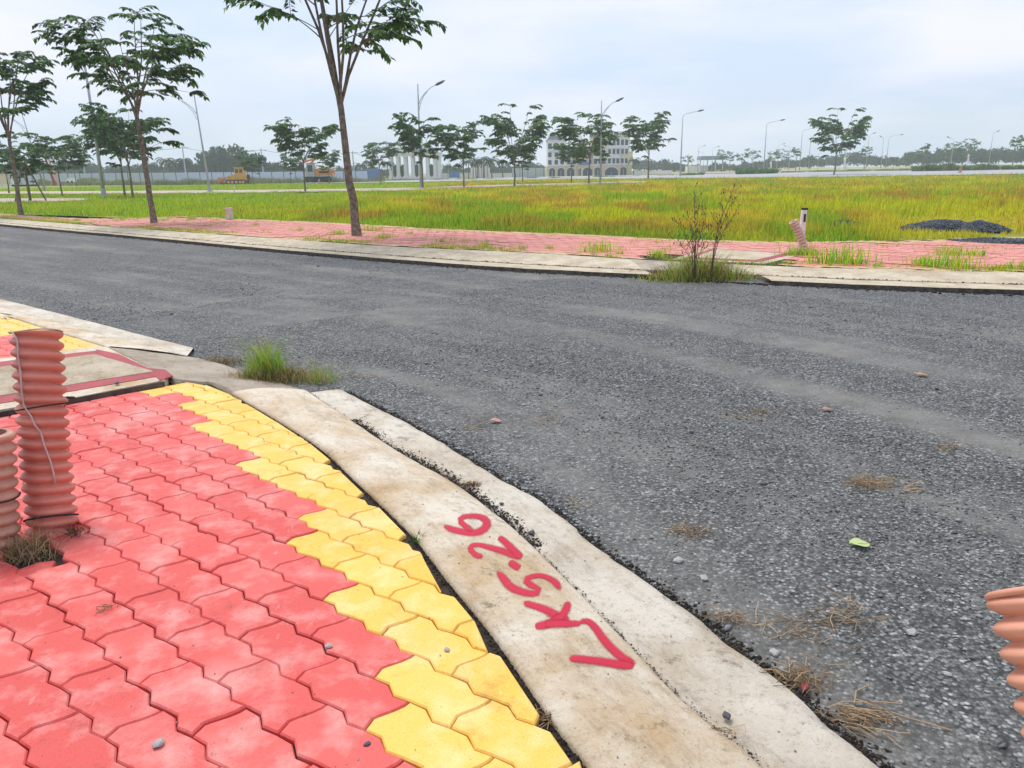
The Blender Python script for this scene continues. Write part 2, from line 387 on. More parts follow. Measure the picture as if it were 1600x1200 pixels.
# left run of kerb and gutter
LA = [(-30, 29.2)]+[G(u, v) for u, v in [(-150, 452), (0, 490), (80, 514), (168, 541)]]
LB = [(-30, 29.6)]+[G(u, v, -.05) for u, v in [(-150, 440), (0, 479), (150, 520), (292, 556)]]
LC = [(-30, 30.2)]+[G(u, v, -.08) for u, v in [(-150, 428), (0, 467), (130, 500), (303, 545)]]
la, lb, lc = resample(LA, 140), resample(LB, 140), resample(LC, 140)
V, Fc = grid_strip(kerb_rows(la, lb, [(0, -.09), (0, -.008), (.04, .0), (.4, -.008), (.8, -.03), (1, -.05), (1, -.1)], .003, 31)); struct('kerb', V, Fc, M_KERB, True)
V, Fc = grid_strip(kerb_rows(lb, lc, [(.02, -.1), (.02, -.055), (.1, -.056), (.5, -.062), (.9, -.068), (.98, -.075), (1, -.13)], .006, 33)); struct('gutter', V, Fc, M_GUTTER, True)
# concrete ramp between the two runs
R1 = [(*G(u, v, z), z) for u, v, z in [(160, 538, .0), (205, 560, .012), (262, 588, .02), (300, 594, .01), (335, 598, 0), (368, 614, -.002)]]
R2 = [(*G(u, v, z), z) for u, v, z in [(296, 556, -.05), (330, 564, -.06), (370, 576, -.07), (410, 589, -.085), (450, 601, -.09), (486, 612, -.08)]]
r1, r2 = resample(R1, 60), resample(R2, 60); rows = []
for j in range(14):
    t = j/13; row = []
    for a, b in zip(r1, r2):
        p = a.lerp(b, t); p.z += .012*(float(fbm(p.x*5, p.y*5, 40))-.5)-.004; row.append(p)
    rows.append(row)
rows.insert(0, [p-Vector((0, 0, .12)) for p in rows[0]]); rows.append([p-Vector((0, 0, .06)) for p in rows[-1]])
V, Fc = grid_strip(rows); struct('ramp', V, Fc, M_RAMP, True)

# ------------------------------------------------------------------ near pavement: soil bed, slab, pavers
EDGE = [LA[0]]+[(p[0], p[1]) for p in LA[1:]]+[G(262, 592), G(330, 597)]+A
bed = [(x, y, -.018) for x, y in EDGE]+[(-2, -2, -.018), (-40, -2, -.018), (-40, 27, -.018)]
struct('pavement_bed', bed, [list(range(len(bed)))], M_DIRT)
pavement = thing('pavement', 'near pavement corner of red and yellow interlocking pavers inside the curved kerb', 'pavement', (0, 0, 0))
pavement['kind'] = 'structure'
hv = Vector((.0842, -.0752))*1.2; ev = Vector((.0757, .0786))*1.2; o1 = Vector((-.9424, 1.5044))*1.2
ZIG = [(0, 0), (.34, .065), (.36, .055), (.655, -.095), (.68, -.09)]
END = [(0, 0), (-.06, .15), (-.115, .27), (-.10, .36), (-.01, .66), (0.02, .85)]
def paver_poly():
    P = []
    for i in (0, 1): P += [(i+a, b) for a, b in ZIG]
    P += [(2+a, b) for a, b in END]
    up = []
    for i in (0, 1): up += [(i+a, 1+b) for a, b in ZIG]
    up.append((2, 1)); P += up[::-1][:-1]
    P.append((0, 1)); P += [(a, b) for a, b in END[::-1]][:-1]
    return [hv*a+ev*b for a, b in P]
def offset_poly(P, d):
    n = len(P); out = []
    for i in range(n):
        a, b, c = P[i-1], P[i], P[(i+1) % n]
        e1 = (b-a); e2 = (c-b)
        if e1.length < 1e-7 or e2.length < 1e-7: out.append(b.copy()); continue
        e1.normalize(); e2.normalize(); n1 = Vector((-e1.y, e1.x)); n2 = Vector((-e2.y, e2.x))
        m = n1+n2
        if m.length < .3: m = n1
        m.normalize(); k = max(.5, m.dot(n1)); out.append(b+m*(d/k))
    return out
def area(P): return .5*sum(P[i-1].x*P[i].y-P[i].x*P[i-1].y for i in range(len(P)))
def paver_mesh(name, P, mat):
    if area(P) < 0: P = P[::-1]
    P = [p for i, p in enumerate(P) if (p-P[i-1]).length > .006]
    P = [p for i, p in enumerate(P) if (p-P[i-1]).normalized().dot((P[(i+1) % len(P)]-p).normalized()) > -.6]
    C = sum(P, Vector((0, 0)))/len(P)
    r0 = offset_poly(P, .0014); r1 = offset_poly(P, .0017); r2 = offset_poly(P, .0052)
    n = len(P); V = [(p.x, p.y, -.03) for p in r0]+[(p.x, p.y, -.0044) for p in r1]+[(p.x, p.y, 0) for p in r2]
    Fc = [[j*n+i, j*n+(i+1) % n, (j+1)*n+(i+1) % n, (j+1)*n+i] for j in (0, 1) for i in range(n)]+[[2*n+i for i in range(n)]]
    return mesh_of(name, V, Fc, mat)
def clip(P, p, nrm):                      # keep the side where (x-p).nrm > 0
    out = []
    for i in range(len(P)):
        a, b = P[i-1], P[i]; da, db = (a-p).dot(nrm), (b-p).dot(nrm)
        if (da > 0) != (db > 0): out.append(a.lerp(b, da/(da-db)))
        if db > 0: out.append(b.copy())
    return out
Av = [Vector(p[:2]) for p in resample([EDGE[0]]+EDGE[1:5], 60)]+[Vector((p.x, p.y)) for p in [Vector((*G(262, 592), 0)), Vector((*G(322, 598), 0))]]+[Vector((p.x, p.y)) for p in ra]
BEDP = [(x, y) for x, y, z in bed]
def in_poly(c, Pg):
    r = False
    for i in range(len(Pg)):
        (x1, y1), (x2, y2) = Pg[i-1], Pg[i]
        if (y1 > c.y) != (y2 > c.y) and c.x < (x2-x1)*(c.y-y1)/(y2-y1)+x1: r = not r
    return r
def edge_info(c):
    best = (9, None, None)
    for a, b in zip(Av, Av[1:]):
        ab = b-a; t = max(0, min(1, (c-a).dot(ab)/max(1e-9, ab.length_squared))); q = a+ab*t; d = (c-q).length
        if d < best[0]:
            nn = Vector((ab.y, -ab.x)).normalized()   # pointing to the pavement side?
            best = (d, q, nn)
    d, q, nn = best
    return d, q, nn
S_OUT = [Vector(G(u, v)) for u, v in [(-420, 742), (-500, 640), (-250, 585), (0, 560), (148, 543), (172, 541), (266, 597)]]   # slab outline, outer
# slab footprint as half-plane pieces: near edge and far edge
sl_n0, sl_n1 = Vector(G(0, 652)), Vector(G(258, 603)); sl_f0, sl_f1 = Vector(G(0, 568)), Vector(G(150, 545))
dn = (sl_n1-sl_n0).normalized(); nn_ = Vector((dn.y, -dn.x))     # towards the camera side
df = (sl_f1-sl_f0).normalized(); nf_ = Vector((-df.y, df.x))     # away from the camera
pm = {0: paver_mesh('paver', paver_poly(), M_RED), 1: paver_mesh('paver', paver_poly(), M_YEL)}
Pl = paver_poly(); full_area = abs(area(Pl)); cen = sum(Pl, Vector((0, 0)))/len(Pl)
pav = []
for j in range(-14, 70):
    for i in range(-90, 30):
        if (i-j) % 2: continue
        o = o1+hv*i+ev*j; c = o+cen
        if c.y < .9 or c.x < -9 or c.y > 12 or c.x > 1: continue
        # visible (with margin)?
        d = c.y*math.cos(PITCH)+CAMH*math.sin(PITCH); u = 800+F*c.x/d
        if u < -200 or (c.x < -3.2 and c.y < 4.2): continue
        dd, q, nn = edge_info(c)
        inside = in_poly(c, BEDP)
        if not inside and dd > .16: continue
        P = [p+o for p in Pl]; cut = False
        if dd < .2:
            nrm = nn; P2 = clip(P, q+nrm*.021, nrm); cut = len(P2) != len(P) or abs(abs(area(P2))-full_area) > 1e-5; P = P2
        # slab: keep near side or far side pieces
        near_side = (c-sl_n0).dot(nn_); far_side = (c-sl_f0).dot(nf_)
        if near_side < .16 and far_side < .16:
            if near_side > far_side-.0 and near_side > -.12: P2 = clip(P, sl_n0+nn_*.004, nn_)
            elif far_side > -.12: P2 = clip(P, sl_f0+nf_*.004, nf_)
            else: continue
            if len(P2) < 3: continue
            if abs(abs(area(P2))-abs(area(P))) > 1e-5: cut = True
            P = P2
        if len(P) < 3 or abs(area(P)) < full_area*.12: continue
        yel = dd < .285
        if abs(dd-.285) < .02: yel = random.random() < .5
        pav.append((d, o, cut, P, 1 if yel else 0))
pav.sort(key=lambda a: a[0]); print('pavers', len(pav))
sinkpt = Vector(G(60, 862))
stV, stF = [], []
for k, (d, o, cut, P, y) in enumerate(pav):
    z = random.gauss(0, .0008)+.006*(float(fbm(o.x*1.3, o.y*1.3, 50))-.5)
    dsk = (o+cen-sinkpt).length
    if dsk < .13: continue                # soil hole around the pipes
    if cut:
        cc = sum(P, Vector((0, 0)))/len(P); me = paver_mesh('paver', [p-cc for p in P], M_YEL if y else M_RED); loc = cc
    else: me = pm[y]; loc = o
    p = link('paver', me, pavement, (loc.x, loc.y, z)); p.rotation_euler = (random.gauss(0, .005), random.gauss(0, .005), random.gauss(0, .006))
    if k >= 298:
        M = Matrix.Translation((loc.x, loc.y, z)); b0 = len(stV)
        stV += [tuple(M @ v.co) for v in me.vertices]; stF += [([b0+i for i in pl.vertices], y) for pl in me.polygons]
        bpy.data.objects.remove(p)
if stF:
    o = link('distant_paver', mesh_of('distant_paver', stV, [f for f, _ in stF], [M_RED, M_YEL], fmat=[y for _, y in stF]), pavement); o['kind'] = 'stuff'

# access slab with red steel frame
slab = thing('access_chamber', 'concrete access chamber cover in a red steel frame behind the left pipes', 'chamber cover', (*G(100, 600), 0))
def local(P): return [tuple(Vector(p)-slab.location) for p in P]
def flat_poly(pts, z, h, mat, name, parent=slab, zz=None):
    top = [Vector((*G(u, v, z), z)) for u, v in pts]; n = len(top)
    V = top+[p-Vector((0, 0, h)) for p in top]
    Fc = [list(range(n)), list(range(2*n-1, n-1, -1))]+[[i, i+n, (i+1) % n+n, (i+1) % n] for i in range(n)]
    a = sum((top[i-1].x*top[i].y-top[i].x*top[i-1].y) for i in range(n))
    if a < 0: Fc = [f[::-1] for f in Fc]
    return link(name, mesh_of(name, local(V), Fc, mat), parent)
flat_poly([(-420, 735), (0, 640), (100, 624), (256, 594), (262, 589), (166, 542), (150, 541), (0, 560), (-420, 625)], .030, .10, M_KERB, 'border')
flat_poly([(-420, 716), (0, 630), (245, 588), (147, 548), (0, 565), (-420, 634)], .0335, .01, M_REDMETAL, 'frame')
flat_poly([(-420, 698), (0, 618), (240, 580), (148, 553), (0, 573), (-420, 645)], .0365, .01, M_SLAB, 'cover')
# the wider red-painted strip on its road side
flat_poly([(147, 549), (152, 546), (185, 553), (232, 575), (258, 577), (270, 587), (250, 594), (243, 588)], .0345, .008, M_REDMETAL, 'painted_edge')
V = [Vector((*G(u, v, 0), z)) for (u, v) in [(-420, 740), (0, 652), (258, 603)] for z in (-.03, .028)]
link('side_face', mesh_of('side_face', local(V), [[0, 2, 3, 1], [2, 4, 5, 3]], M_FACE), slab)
m = MB(); cpt = Vector((*G(107, 624, .036), .046))-slab.location
m.tube([cpt+Vector((.035*math.cos(t), .014*math.sin(t), 0)) for t in np.linspace(0, 6.28, 14)], .004, 5, False); m.build('lifting_ring', M_BLACK, slab, True)

# ------------------------------------------------------------------ far kerb, gutter, pavement
FPX = lambda pts, z: [(*G(u, v, z), z) for u, v in pts]
E3 = [(-42, 47.5, 0)]+FPX([(0, 341), (200, 356), (400, 370), (600, 384), (800, 393), (1000, 405), (1200, 415), (1400, 421), (1600, 425)], 0)+[(8.5, 7.9, 0), (12, 7.3, 0), (30, 6.6, 0)]
E2 = [(-41.5, 46.6, -.05)]+FPX([(0, 347.5), (200, 365), (400, 382), (600, 398), (800, 411), (1000, 421), (1200, 430), (1400, 438), (1600, 444)], -.05)+[(7.9, 7.3, -.05), (11.6, 6.75, -.05), (30, 6.1, -.05)]
E1 = [(-41.2, 46.2, -.055)]+FPX([(0, 350), (200, 368), (400, 386.5), (600, 403.5), (800, 418), (1000, 428), (1200, 438), (1400, 446.5), (1600, 453)], -.055)+[(7.7, 7.05, -.055), (11.4, 6.5, -.055), (30, 5.8, -.055)]
e3, e2, e1 = resample(E3, 300), resample(E2, 300), resample(E1, 300)
def far_run(name, k0, k1, seed, mat, gutter=True):
    ks = range(k0, k1); ro = []
    for t, z in [(0, -.1), (0, -.004), (.05, 0), (.5, -.018), (.93, -.045), (1, -.055), (1, -.13)]:
        ro.append([Vector((*e3[k].lerp(e2[k], t*.97).xy, z+.004*(float(fbm(e3[k].x*4, e3[k].y*4, seed))-.5))) for k in ks])
    V, Fc = grid_strip(ro); struct(name, V, Fc, mat, False)
    if gutter:
        ro = []
        for t, z in [(.3, -.13), (.3, -.044), (.9, -.048), (1.05, -.054), (1.08, -.14)]:
            ro.append([Vector((*e2[k].lerp(e1[k], t).xy, z+.012*(float(fbm(e3[k].x*7+t*3, e3[k].y*7, seed+3))-.5))) for k in ks])
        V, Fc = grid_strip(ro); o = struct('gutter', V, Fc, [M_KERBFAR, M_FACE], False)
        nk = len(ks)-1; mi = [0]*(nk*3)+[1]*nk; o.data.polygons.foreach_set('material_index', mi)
def nearest_u(target):
    best = 0; bd = 1e9
    for k, p in enumerate(e2):
        if p.y < 3: continue
        d = p.y*math.cos(PITCH)+CAMH*math.sin(PITCH); u = 800+F*p.x/d
        if abs(u-target) < bd: bd = abs(u-target); best = k
    return best
kA, kB = nearest_u(1010), nearest_u(1170)
jts = [0, nearest_u(330), nearest_u(640), kA, kB, nearest_u(1480), 300]
for q in range(len(jts)-1):
    a, b = jts[q], jts[q+1]
    far_run('kerb', a, min(b+1, 300) if q != 5 else 300, 60+q, M_KERBFAR if a != kA else M_RAMP, gutter=(a != kA))
# far pavement bed and pavers
pb = resample([(x, y, 0) for x, y in PB], 300)
rows = []
for t in (0, .33, .66, 1.01):
    rows.append([Vector((*e3[k].lerp(pb[k], t).xy, -.012)) for k in range(300)])
# match pave-back to the kerb by nearest point
pbm = []
for k in range(300):
    p = e3[k]; q = min(pb, key=lambda s: (s-p).length_squared); pbm.append(q)
rows = [[Vector((*e3[k].lerp(pbm[k], t).xy, -.012)) for k in range(300)] for t in (.0, .5, 1.0)]
rows.append([Vector((*(pbm[k]+(pbm[k]-e3[k]).normalized()*.6).xy, -.06)) for k in range(300)])
V, Fc = grid_strip(rows); farpave = struct('far_pavement', V, Fc, M_DIRT)
# its pavers: thin blocks following the same bond, one joined part
band = [(e3[k].xy, pbm[k].xy) for k in range(300)]
def build_far_pavers():
    VV, FF, MI = [], [], []
    simp = [hv*a+ev*b for a, b in [(0.02, .03), (.34, .10), (.66, -.06), (1, .03), (1.34, .10), (1.66, -.06), (1.97, .03), (1.86, .3), (1.97, .97), (1.66, .9), (1.34, 1.05), (1, .97), (.66, .9), (.34, 1.05), (.02, .97), (-.1, .3)]]
    e3n = np.array([[p.x, p.y] for p in e3]); pbn = np.array([[p.x, p.y] for p in pbm])
    for j in range(-20, 330):
        for i in range(-270, 130):
            if (i-j) % 2: continue
            o = o1+hv*i+ev*j; c = o+cen
            if c.y < 6 or c.y > 34 or c.x > 16 or c.x < -24: continue
            d = c.y*.9638+.32; u = 800+F*c.x/d
            if u < -60 or u > 1680: continue
            k = int(np.argmin(((e3n-[c.x, c.y])**2).sum(1))); ab = pbn[k]-e3n[k]; L = np.hypot(*ab); s = float((np.array([c.x, c.y])-e3n[k]) @ ab)/L
            if s < .05 or s > L-.03: continue
            if 1010 < u < 1235 and s < .75 and 1 < c.x: continue
            yel = s < .22 or s > L-.30
            if fbm(c.x*.9, c.y*.9, 77) < .30: z = -.006
            else: z = 0.0
            z += random.gauss(0, .0015)
            b0 = len(VV); VV += [(p.x+o.x, p.y+o.y, z) for p in simp]; nn = len(simp)
            FF.append([b0+q for q in range(nn)]); MI.append(1 if yel else 0)
    return VV, FF, MI
VV, FF, MI = build_far_pavers(); print('far pavers', len(FF))
o = link('distant_paver', mesh_of('distant_paver', VV, FF, [simple('far_red_paver', (.70, .30, .24), (.58, .20, .155), 3, .7, .1), simple('far_yellow_paver', (.60, .42, .20), (.50, .34, .17), 3, .7, .1)], fmat=MI), farpave); o['kind'] = 'stuff'
# driveway slab set in the far pavement
t2 = thing('access_chamber', 'concrete access chamber cover in the far pavement beside the leaning ribbed pipe', 'chamber cover', (*G(1130, 398), 0))
m = MB(); S = [Vector((*G(u, v, .01), .01))-t2.location for u, v in [(1085, 402), (1180, 406), (1225, 396), (1120, 389)]]
def slabm(P, h):
    V = P+[p-Vector((0, 0, h)) for p in P]; n = len(P); return V, [list(range(n)), list(range(2*n-1, n-1, -1))]+[[i, i+n, (i+1) % n+n, (i+1) % n] for i in range(n)]
link('cover', mesh_of('cover', *slabm(S, .06), M_KERBFAR), t2)
cS = sum(S, Vector())/4; S2 = [cS+(p-cS)*1.22+Vector((0, 0, -.004)) for p in S]
link('frame', mesh_of('frame', *slabm(S2, .06), M_REDMETAL), t2)
S3 = [cS+(p-cS)*1.5+Vector((0, 0, -.010)) for p in S]
link('border', mesh_of('border', *slabm(S3, .06), M_KERBFAR), t2)

# paths and roads further off
def strip_px(name, top, bot, mat, dz=.02, n=60):
    a = [Vector(hit(u, v)) for u, v in top]; b = [Vector(hit(u, v)) for u, v in bot]
    ra_, rb_ = resample(a, n), resample(b, n); rows = []
    for t in (0, .25, .5, .75, 1):
        row = []
        for p, q in zip(ra_, rb_):
            w = p.lerp(q, t); w.z = float(terr(w.x, w.y))+dz+.03; row.append(w)
        rows.append(row)
    V, Fc = grid_strip(rows); return struct(name, V, Fc, mat)
strip_px('path', [(-250, 301), (0, 300.5), (300, 299), (600, 295.5), (800, 289.5), (1010, 284)], [(-250, 305), (0, 304.5), (300, 303.5), (600, 300), (800, 293.5), (1010, 287.5)], M_PATH, .05)
strip_px('path', [(-250, 313), (0, 312), (135, 312)], [(-250, 320), (0, 319), (140, 315)], M_PATH, .05)
strip_px('far_road', [(-250, 287), (0, 287), (300, 286), (600, 282.5), (860, 276.5), (1060, 273.5), (1300, 268.5), (1500, 266), (1750, 263)], [(-250, 290), (0, 290), (300, 289), (600, 286), (860, 281), (1060, 280), (1300, 277.5), (1500, 274.5), (1750, 271)], M_ROAD2, .06)
strip_px('far_pavement', [(980, 271.5), (1100, 269.8), (1200, 267), (1320, 263.5), (1460, 262)], [(980, 273), (1100, 271.5), (1200, 268.8), (1320, 265), (1460, 263)], M_PATH, .05)

# ------------------------------------------------------------------ haze
hz = MB(); hz.box((20, 330, 17.5), (900, 700, 38))
hm = bpy.data.materials.new('pale_haze'); hm.use_nodes = True; ht = hm.node_tree; ht.nodes.clear()
ho = N(ht, 'ShaderNodeOutputMaterial'); hp = N(ht, 'ShaderNodeVolumePrincipled'); ht.links.new(hp.outputs[0], ho.inputs['Volume'])
hp.inputs['Density'].default_value = 0.0010; hp.inputs['Color'].default_value = (.88, .955, 1, 1); hp.inputs['Anisotropy'].default_value = 0.1
hz.build('haze', hm, kind='stuff')

# ------------------------------------------------------------------ spray-painted plot number on the kerb
pm_ = bpy.data.materials.new('red_spray_paint'); pm_.use_nodes = True; t = pm_.node_tree; b = t.nodes['Principled BSDF']
b.inputs['Base Color'].default_value = (.50, .003, .032, 1); b.inputs['Roughness'].default_value = .6
at_ = N(t, 'ShaderNodeAttribute'); at_.attribute_name = 'tint'
nz = noise(t, 260, 6, .85, vec=geo_pos(t)); sp = N(t, 'ShaderNodeSeparateColor'); t.links.new(at_.outputs['Color'], sp.inputs[0])
ad = N(t, 'ShaderNodeMath', operation='ADD'); t.links.new(sp.outputs[0], ad.inputs[0]); t.links.new(nz, ad.inputs[1])
al_ = ramp(t, ad.outputs[0], [(.68, (0, 0, 0)), (.98, (1, 1, 1))])
t.links.new(al_, b.inputs['Alpha'])
def onkerb(u, v, lift=.0018):
    d = Vector(ray(u, v)).normalized(); h = kerb_bvh.ray_cast(Vector((0, 0, CAMH)), d)
    return (h[0]+h[1]*(lift if h[1].z > 0 else -lift), h[1] if h[1].z > 0 else -h[1]) if h[0] else None
STROKES = {
 '6': [[(691, 820, 4), (700, 825, 5.5), (712, 829, 6), (737, 833, 6.5), (753, 829, 7), (761, 820, 7), (757, 811, 6.5), (745, 807, 5.5), (730, 807, 5), (722, 809, 5), (719, 814, 5), (724, 820, 5), (734, 827, 5.5), (742, 831, 5)]],
 '2': [[(757, 869, 5.5), (747, 869, 5.5), (739, 864, 5), (735, 857, 5), (740, 852, 4.5), (750, 852, 4.5), (766, 856, 5.5), (787, 862, 6.5), (803, 868, 6.5), (817, 873, 5)], [(816, 872, 5), (806, 863, 6.5), (794, 852, 6.5), (785, 844, 6), (778, 839, 4.5)]],
 '-': [[(795, 878, 5), (803, 883, 7), (812, 889, 5.5)]],
 '5': [[(775, 891, 4.5), (784, 901, 6.5), (797, 917, 7.5), (812, 924, 7.5), (828, 928, 6.5), (838, 927, 6), (841, 921, 5), (832, 916, 6), (824, 911, 6.5), (823, 905, 5.5), (832, 901, 5), (845, 900, 5), (858, 904, 5.5), (869, 912, 6), (877, 925, 4.5)]],
 'K': [[(817, 941, 5), (830, 946, 6.5), (844, 950, 7), (860, 957, 8), (875, 966, 8.5), (890, 972, 8)], [(888, 939, 5), (885, 950, 6.5), (878, 962, 7), (862, 973, 8), (846, 978, 8), (834, 979, 5.5)], [(850, 976, 7), (870, 975, 8), (890, 975, 7), (908, 975, 5)]],
 'L': [[(903, 976, 4.5), (912, 971, 5.5), (921, 973, 6), (931, 983, 6.5), (940, 996, 7), (952, 1010, 7.5), (968, 1025, 8), (982, 1035, 8.5), (993, 1042, 7)], [(992, 1041, 6.5), (975, 1040, 8.5), (955, 1037, 8.5), (935, 1034, 8), (912, 1031, 7.5), (896, 1030, 7), (887, 1030, 5)]],
}
marking = None
V, Fc, T = [], [], []
for ch, sts in STROKES.items():
    for st in sts:
        pts = resample([(u, v, w) for u, v, w in st], 26); base = len(V); n = 9; ok = True
        for k, p in enumerate(pts):
            a = pts[max(k-1, 0)]; c = pts[min(k+1, len(pts)-1)]; d = Vector((c.x-a.x, c.y-a.y)).normalized(); nn = Vector((-d.y, d.x))
            end = min(1, (min(k, len(pts)-1-k)+.15)/1.6)
            for q in range(n):
                s = (q/(n-1)*2-1); w = p.z*2.7
                hh = onkerb(p.x+nn.x*s*w*.5*1.25, p.y+nn.y*s*w*.5*1.0, .0012+.00035*len(T)/900)
                if hh is None: hh = (Vector((0, 0, -1)), None)
                V.append(hh[0]); e = (1-abs(s))*.72*end; T.append(min(e, 1.2))
        for k in range(len(pts)-1):
            for q in range(n-1): Fc.append([base+k*n+q, base+k*n+q+1, base+(k+1)*n+q+1, base+(k+1)*n+q])
T = np.array(T)[:, None]*np.ones((1, 3))
mk = link('painted_plot_number', mesh_of('painted_plot_number', V, np.array(Fc), pm_, True, tint=T))
tag(mk, 'red spray-painted plot code LK5-26 on the sloped near kerb', 'painted marking')

# ------------------------------------------------------------------ gravel on the road (stuff)
def stones(name, P, size, mat, seed=0, flat=.6, parent=None):
    r = np.random.default_rng(seed); n = len(P)
    base = np.array([(1, 0, 0), (0, 1, 0), (-1, 0, 0), (0, -1, 0), (0, 0, 1), (0, 0, -1)], float)
    tri = np.array([(0, 1, 4), (1, 2, 4), (2, 3, 4), (3, 0, 4), (1, 0, 5), (2, 1, 5), (3, 2, 5), (0, 3, 5)])
    b = base[None]*(.6+.8*r.random((n, 6, 1)))+r.normal(0, .28, (n, 6, 3)); b[:, :, 2] *= flat
    a = r.random(n)*6.28; c, s = np.cos(a), np.sin(a)
    x = b[:, :, 0]*c[:, None]-b[:, :, 1]*s[:, None]; y = b[:, :, 0]*s[:, None]+b[:, :, 1]*c[:, None]
    Vv = np.stack([x, y, b[:, :, 2]], 2)*np.asarray(size)[:, None, None]*.5+P[:, None, :]
    Fa = (tri[None]+(np.arange(n)*6)[:, None, None]).reshape(-1, 3)
    return link(name, mesh_of(name, Vv.reshape(-1, 3), Fa, mat), parent)
rcn = np.array([[p.x, p.y] for p in rc][::4]); ncn = np.array([[p.x, p.y] for p in c0]); fen = np.array([[p.x, p.y] for p in c1])
def polar(n, th0, th1, r0, r1, pw, seed):
    r = np.random.default_rng(seed); th = r.uniform(th0, th1, n); u = r.random(n)
    if abs(pw-1) < 1e-3: rr = r0*(r1/r0)**u
    else: rr = (r0**(1-pw)+u*(r1**(1-pw)-r0**(1-pw)))**(1/(1-pw))
    return rr*np.sin(th), rr*np.cos(th), rr
NS = 225000
x, y, rr = polar(NS, math.radians(-40), math.radians(48), 1.5, 13, 1.05, 11)
poly = [tuple(p) for p in ncn[::-1]]+[(q[0], q[1]) for q in fen]
# outside the gutter: the road side of the near gutter line
def road_side(x, y):
    out = np.zeros(len(x)); best = np.full(len(x), 9e9)
    for a, b in zip(ncn, ncn[1:]):
        ab = b-a; L2 = ab@ab
        if L2 < 1e-12: continue
        t = np.clip(((x-a[0])*ab[0]+(y-a[1])*ab[1])/L2, 0, 1); dx = x-a[0]-ab[0]*t; dy = y-a[1]-ab[1]*t; d = dx*dx+dy*dy
        sg = -(ab[0]*dy-ab[1]*dx)*-1; m = d < best; best[m] = d[m]; out[m] = np.where(sg[m] > 0, 1, -1)*np.sqrt(d[m])
    return out
ds = road_side(x, y)
fs = np.interp(x, fen[:, 0], fen[:, 1])
keep = (ds > .01) & (y < fs-.12)
cover = fbm(x*.55+y*.3, y*.9, 90, 4); cov2 = fbm(x*2.2, y*2.2, 93, 3)
lane = fbm(ds*1.5+(x+y)*.12, (x-y)*.22, 97, 2)
pk = np.clip((cover-.36)*3.5+(cov2-.5)*1.0+(.5-lane)*4.5, .03, 1); keep &= rng.random(NS) < pk
x, y, rr, ds = x[keep], y[keep], rr[keep], ds[keep]
sz = (.0034+.0088*rng.random(len(x))**2.6)*(1+.05*rr); sz[rng.random(len(x)) < .012] *= 2.0
near_edge = ds < .14; sz[near_edge] *= 1.25
P = np.stack([x, y, -.099+sz*.12], 1)
g = stones('road_gravel', P, sz, M_STONE, 5); g['kind'] = 'stuff'; tag(g, 'loose grey stone chips strewn over the asphalt road', None)
print('stones', len(x))
# dark gravel heap on the far pavement edge
def heap(cx, cy, rx, ry, h, n, name, label, seed):
    r = np.random.default_rng(seed); a = r.random(n)*6.28; q = np.sqrt(r.random(n)); ang = math.atan2(cx, cy)
    lx, ly = q*np.cos(a)*rx, q*np.sin(a)*ry
    zz = h*(1-q**1.5)*(.6+.8*fbm(lx*2.5+5, ly*2.5+5, seed))
    X = cx+lx*math.cos(ang)+ly*math.sin(ang); Y = cy-lx*math.sin(ang)+ly*math.cos(ang)
    o = stones(name, np.stack([X, Y, zz-.01], 1), .02+.045*r.random(n)**2, M_STONED, seed); o['kind'] = 'stuff'; tag(o, label, None)
heap(*G(1470, 357), 0.75, .45, .20, 9000, 'gravel_heap', 'heap of dark gravel at the edge of the grass field', 3)
heap(*G(1528, 359), .55, .4, .15, 6000, 'gravel_heap', 'lower dark gravel heap right beside the larger one', 4)
heap(*G(1320, 352), .5, .3, .12, 1800, 'gravel_heap', 'small dark gravel patch in the grass left of the heaps', 5)
heap(*G(1400, 358), .9, .3, .05, 1800, 'gravel_heap', 'thin spread of gravel between the small patch and the heap', 6)
heap(*G(1590, 378), 1.0, .45, .06, 5000, 'gravel_heap', 'gravel spilled over the red pavement at the right edge', 7)

# ------------------------------------------------------------------ grass
def blades(name, X, Y, Z, H, W, tint, tip=None, lean=.35, seed=0, parent=None, mat=None):
    r = np.random.default_rng(seed); n = len(X); a = r.random(n)*6.28; w = W*.5
    # blades face anywhere
    ax, ay = np.cos(a), np.sin(a); la = r.random(n)*6.28; L = r.random(n)*lean*H
    lx, ly = np.cos(la)*L, np.sin(la)*L
    V = np.zeros((n, 5, 3))
    V[:, 0] = np.stack([X-ax*w, Y-ay*w, Z], 1); V[:, 1] = np.stack([X+ax*w, Y+ay*w, Z], 1)
    V[:, 2] = np.stack([X-ax*w*.8+lx*.35, Y-ay*w*.8+ly*.35, Z+H*.55], 1); V[:, 3] = np.stack([X+ax*w*.8+lx*.35, Y+ay*w*.8+ly*.35, Z+H*.55], 1)
    V[:, 4] = np.stack([X+lx, Y+ly, Z+H*(1-.25*r.random(n))], 1)
    Fa = (np.array([(0, 1, 3), (0, 3, 2), (2, 3, 4)])[None]+(np.arange(n)*5)[:, None, None]).reshape(-1, 3)
    T = np.repeat(tint[:, None, :], 5, 1)
    if tip is not None: T[:, 4] = tip
    return link(name, mesh_of(name, V.reshape(-1, 3), Fa, mat or M_GRASS, tint=T.reshape(-1, 3)), parent)
YG = np.array((.60, .66, .018)); STR = np.array((.74, .60, .045)); OLV = np.array((.48, .27, .05)); LUSH = np.array((.22, .48, .02)); DRK = np.array((.05, .10, .02))
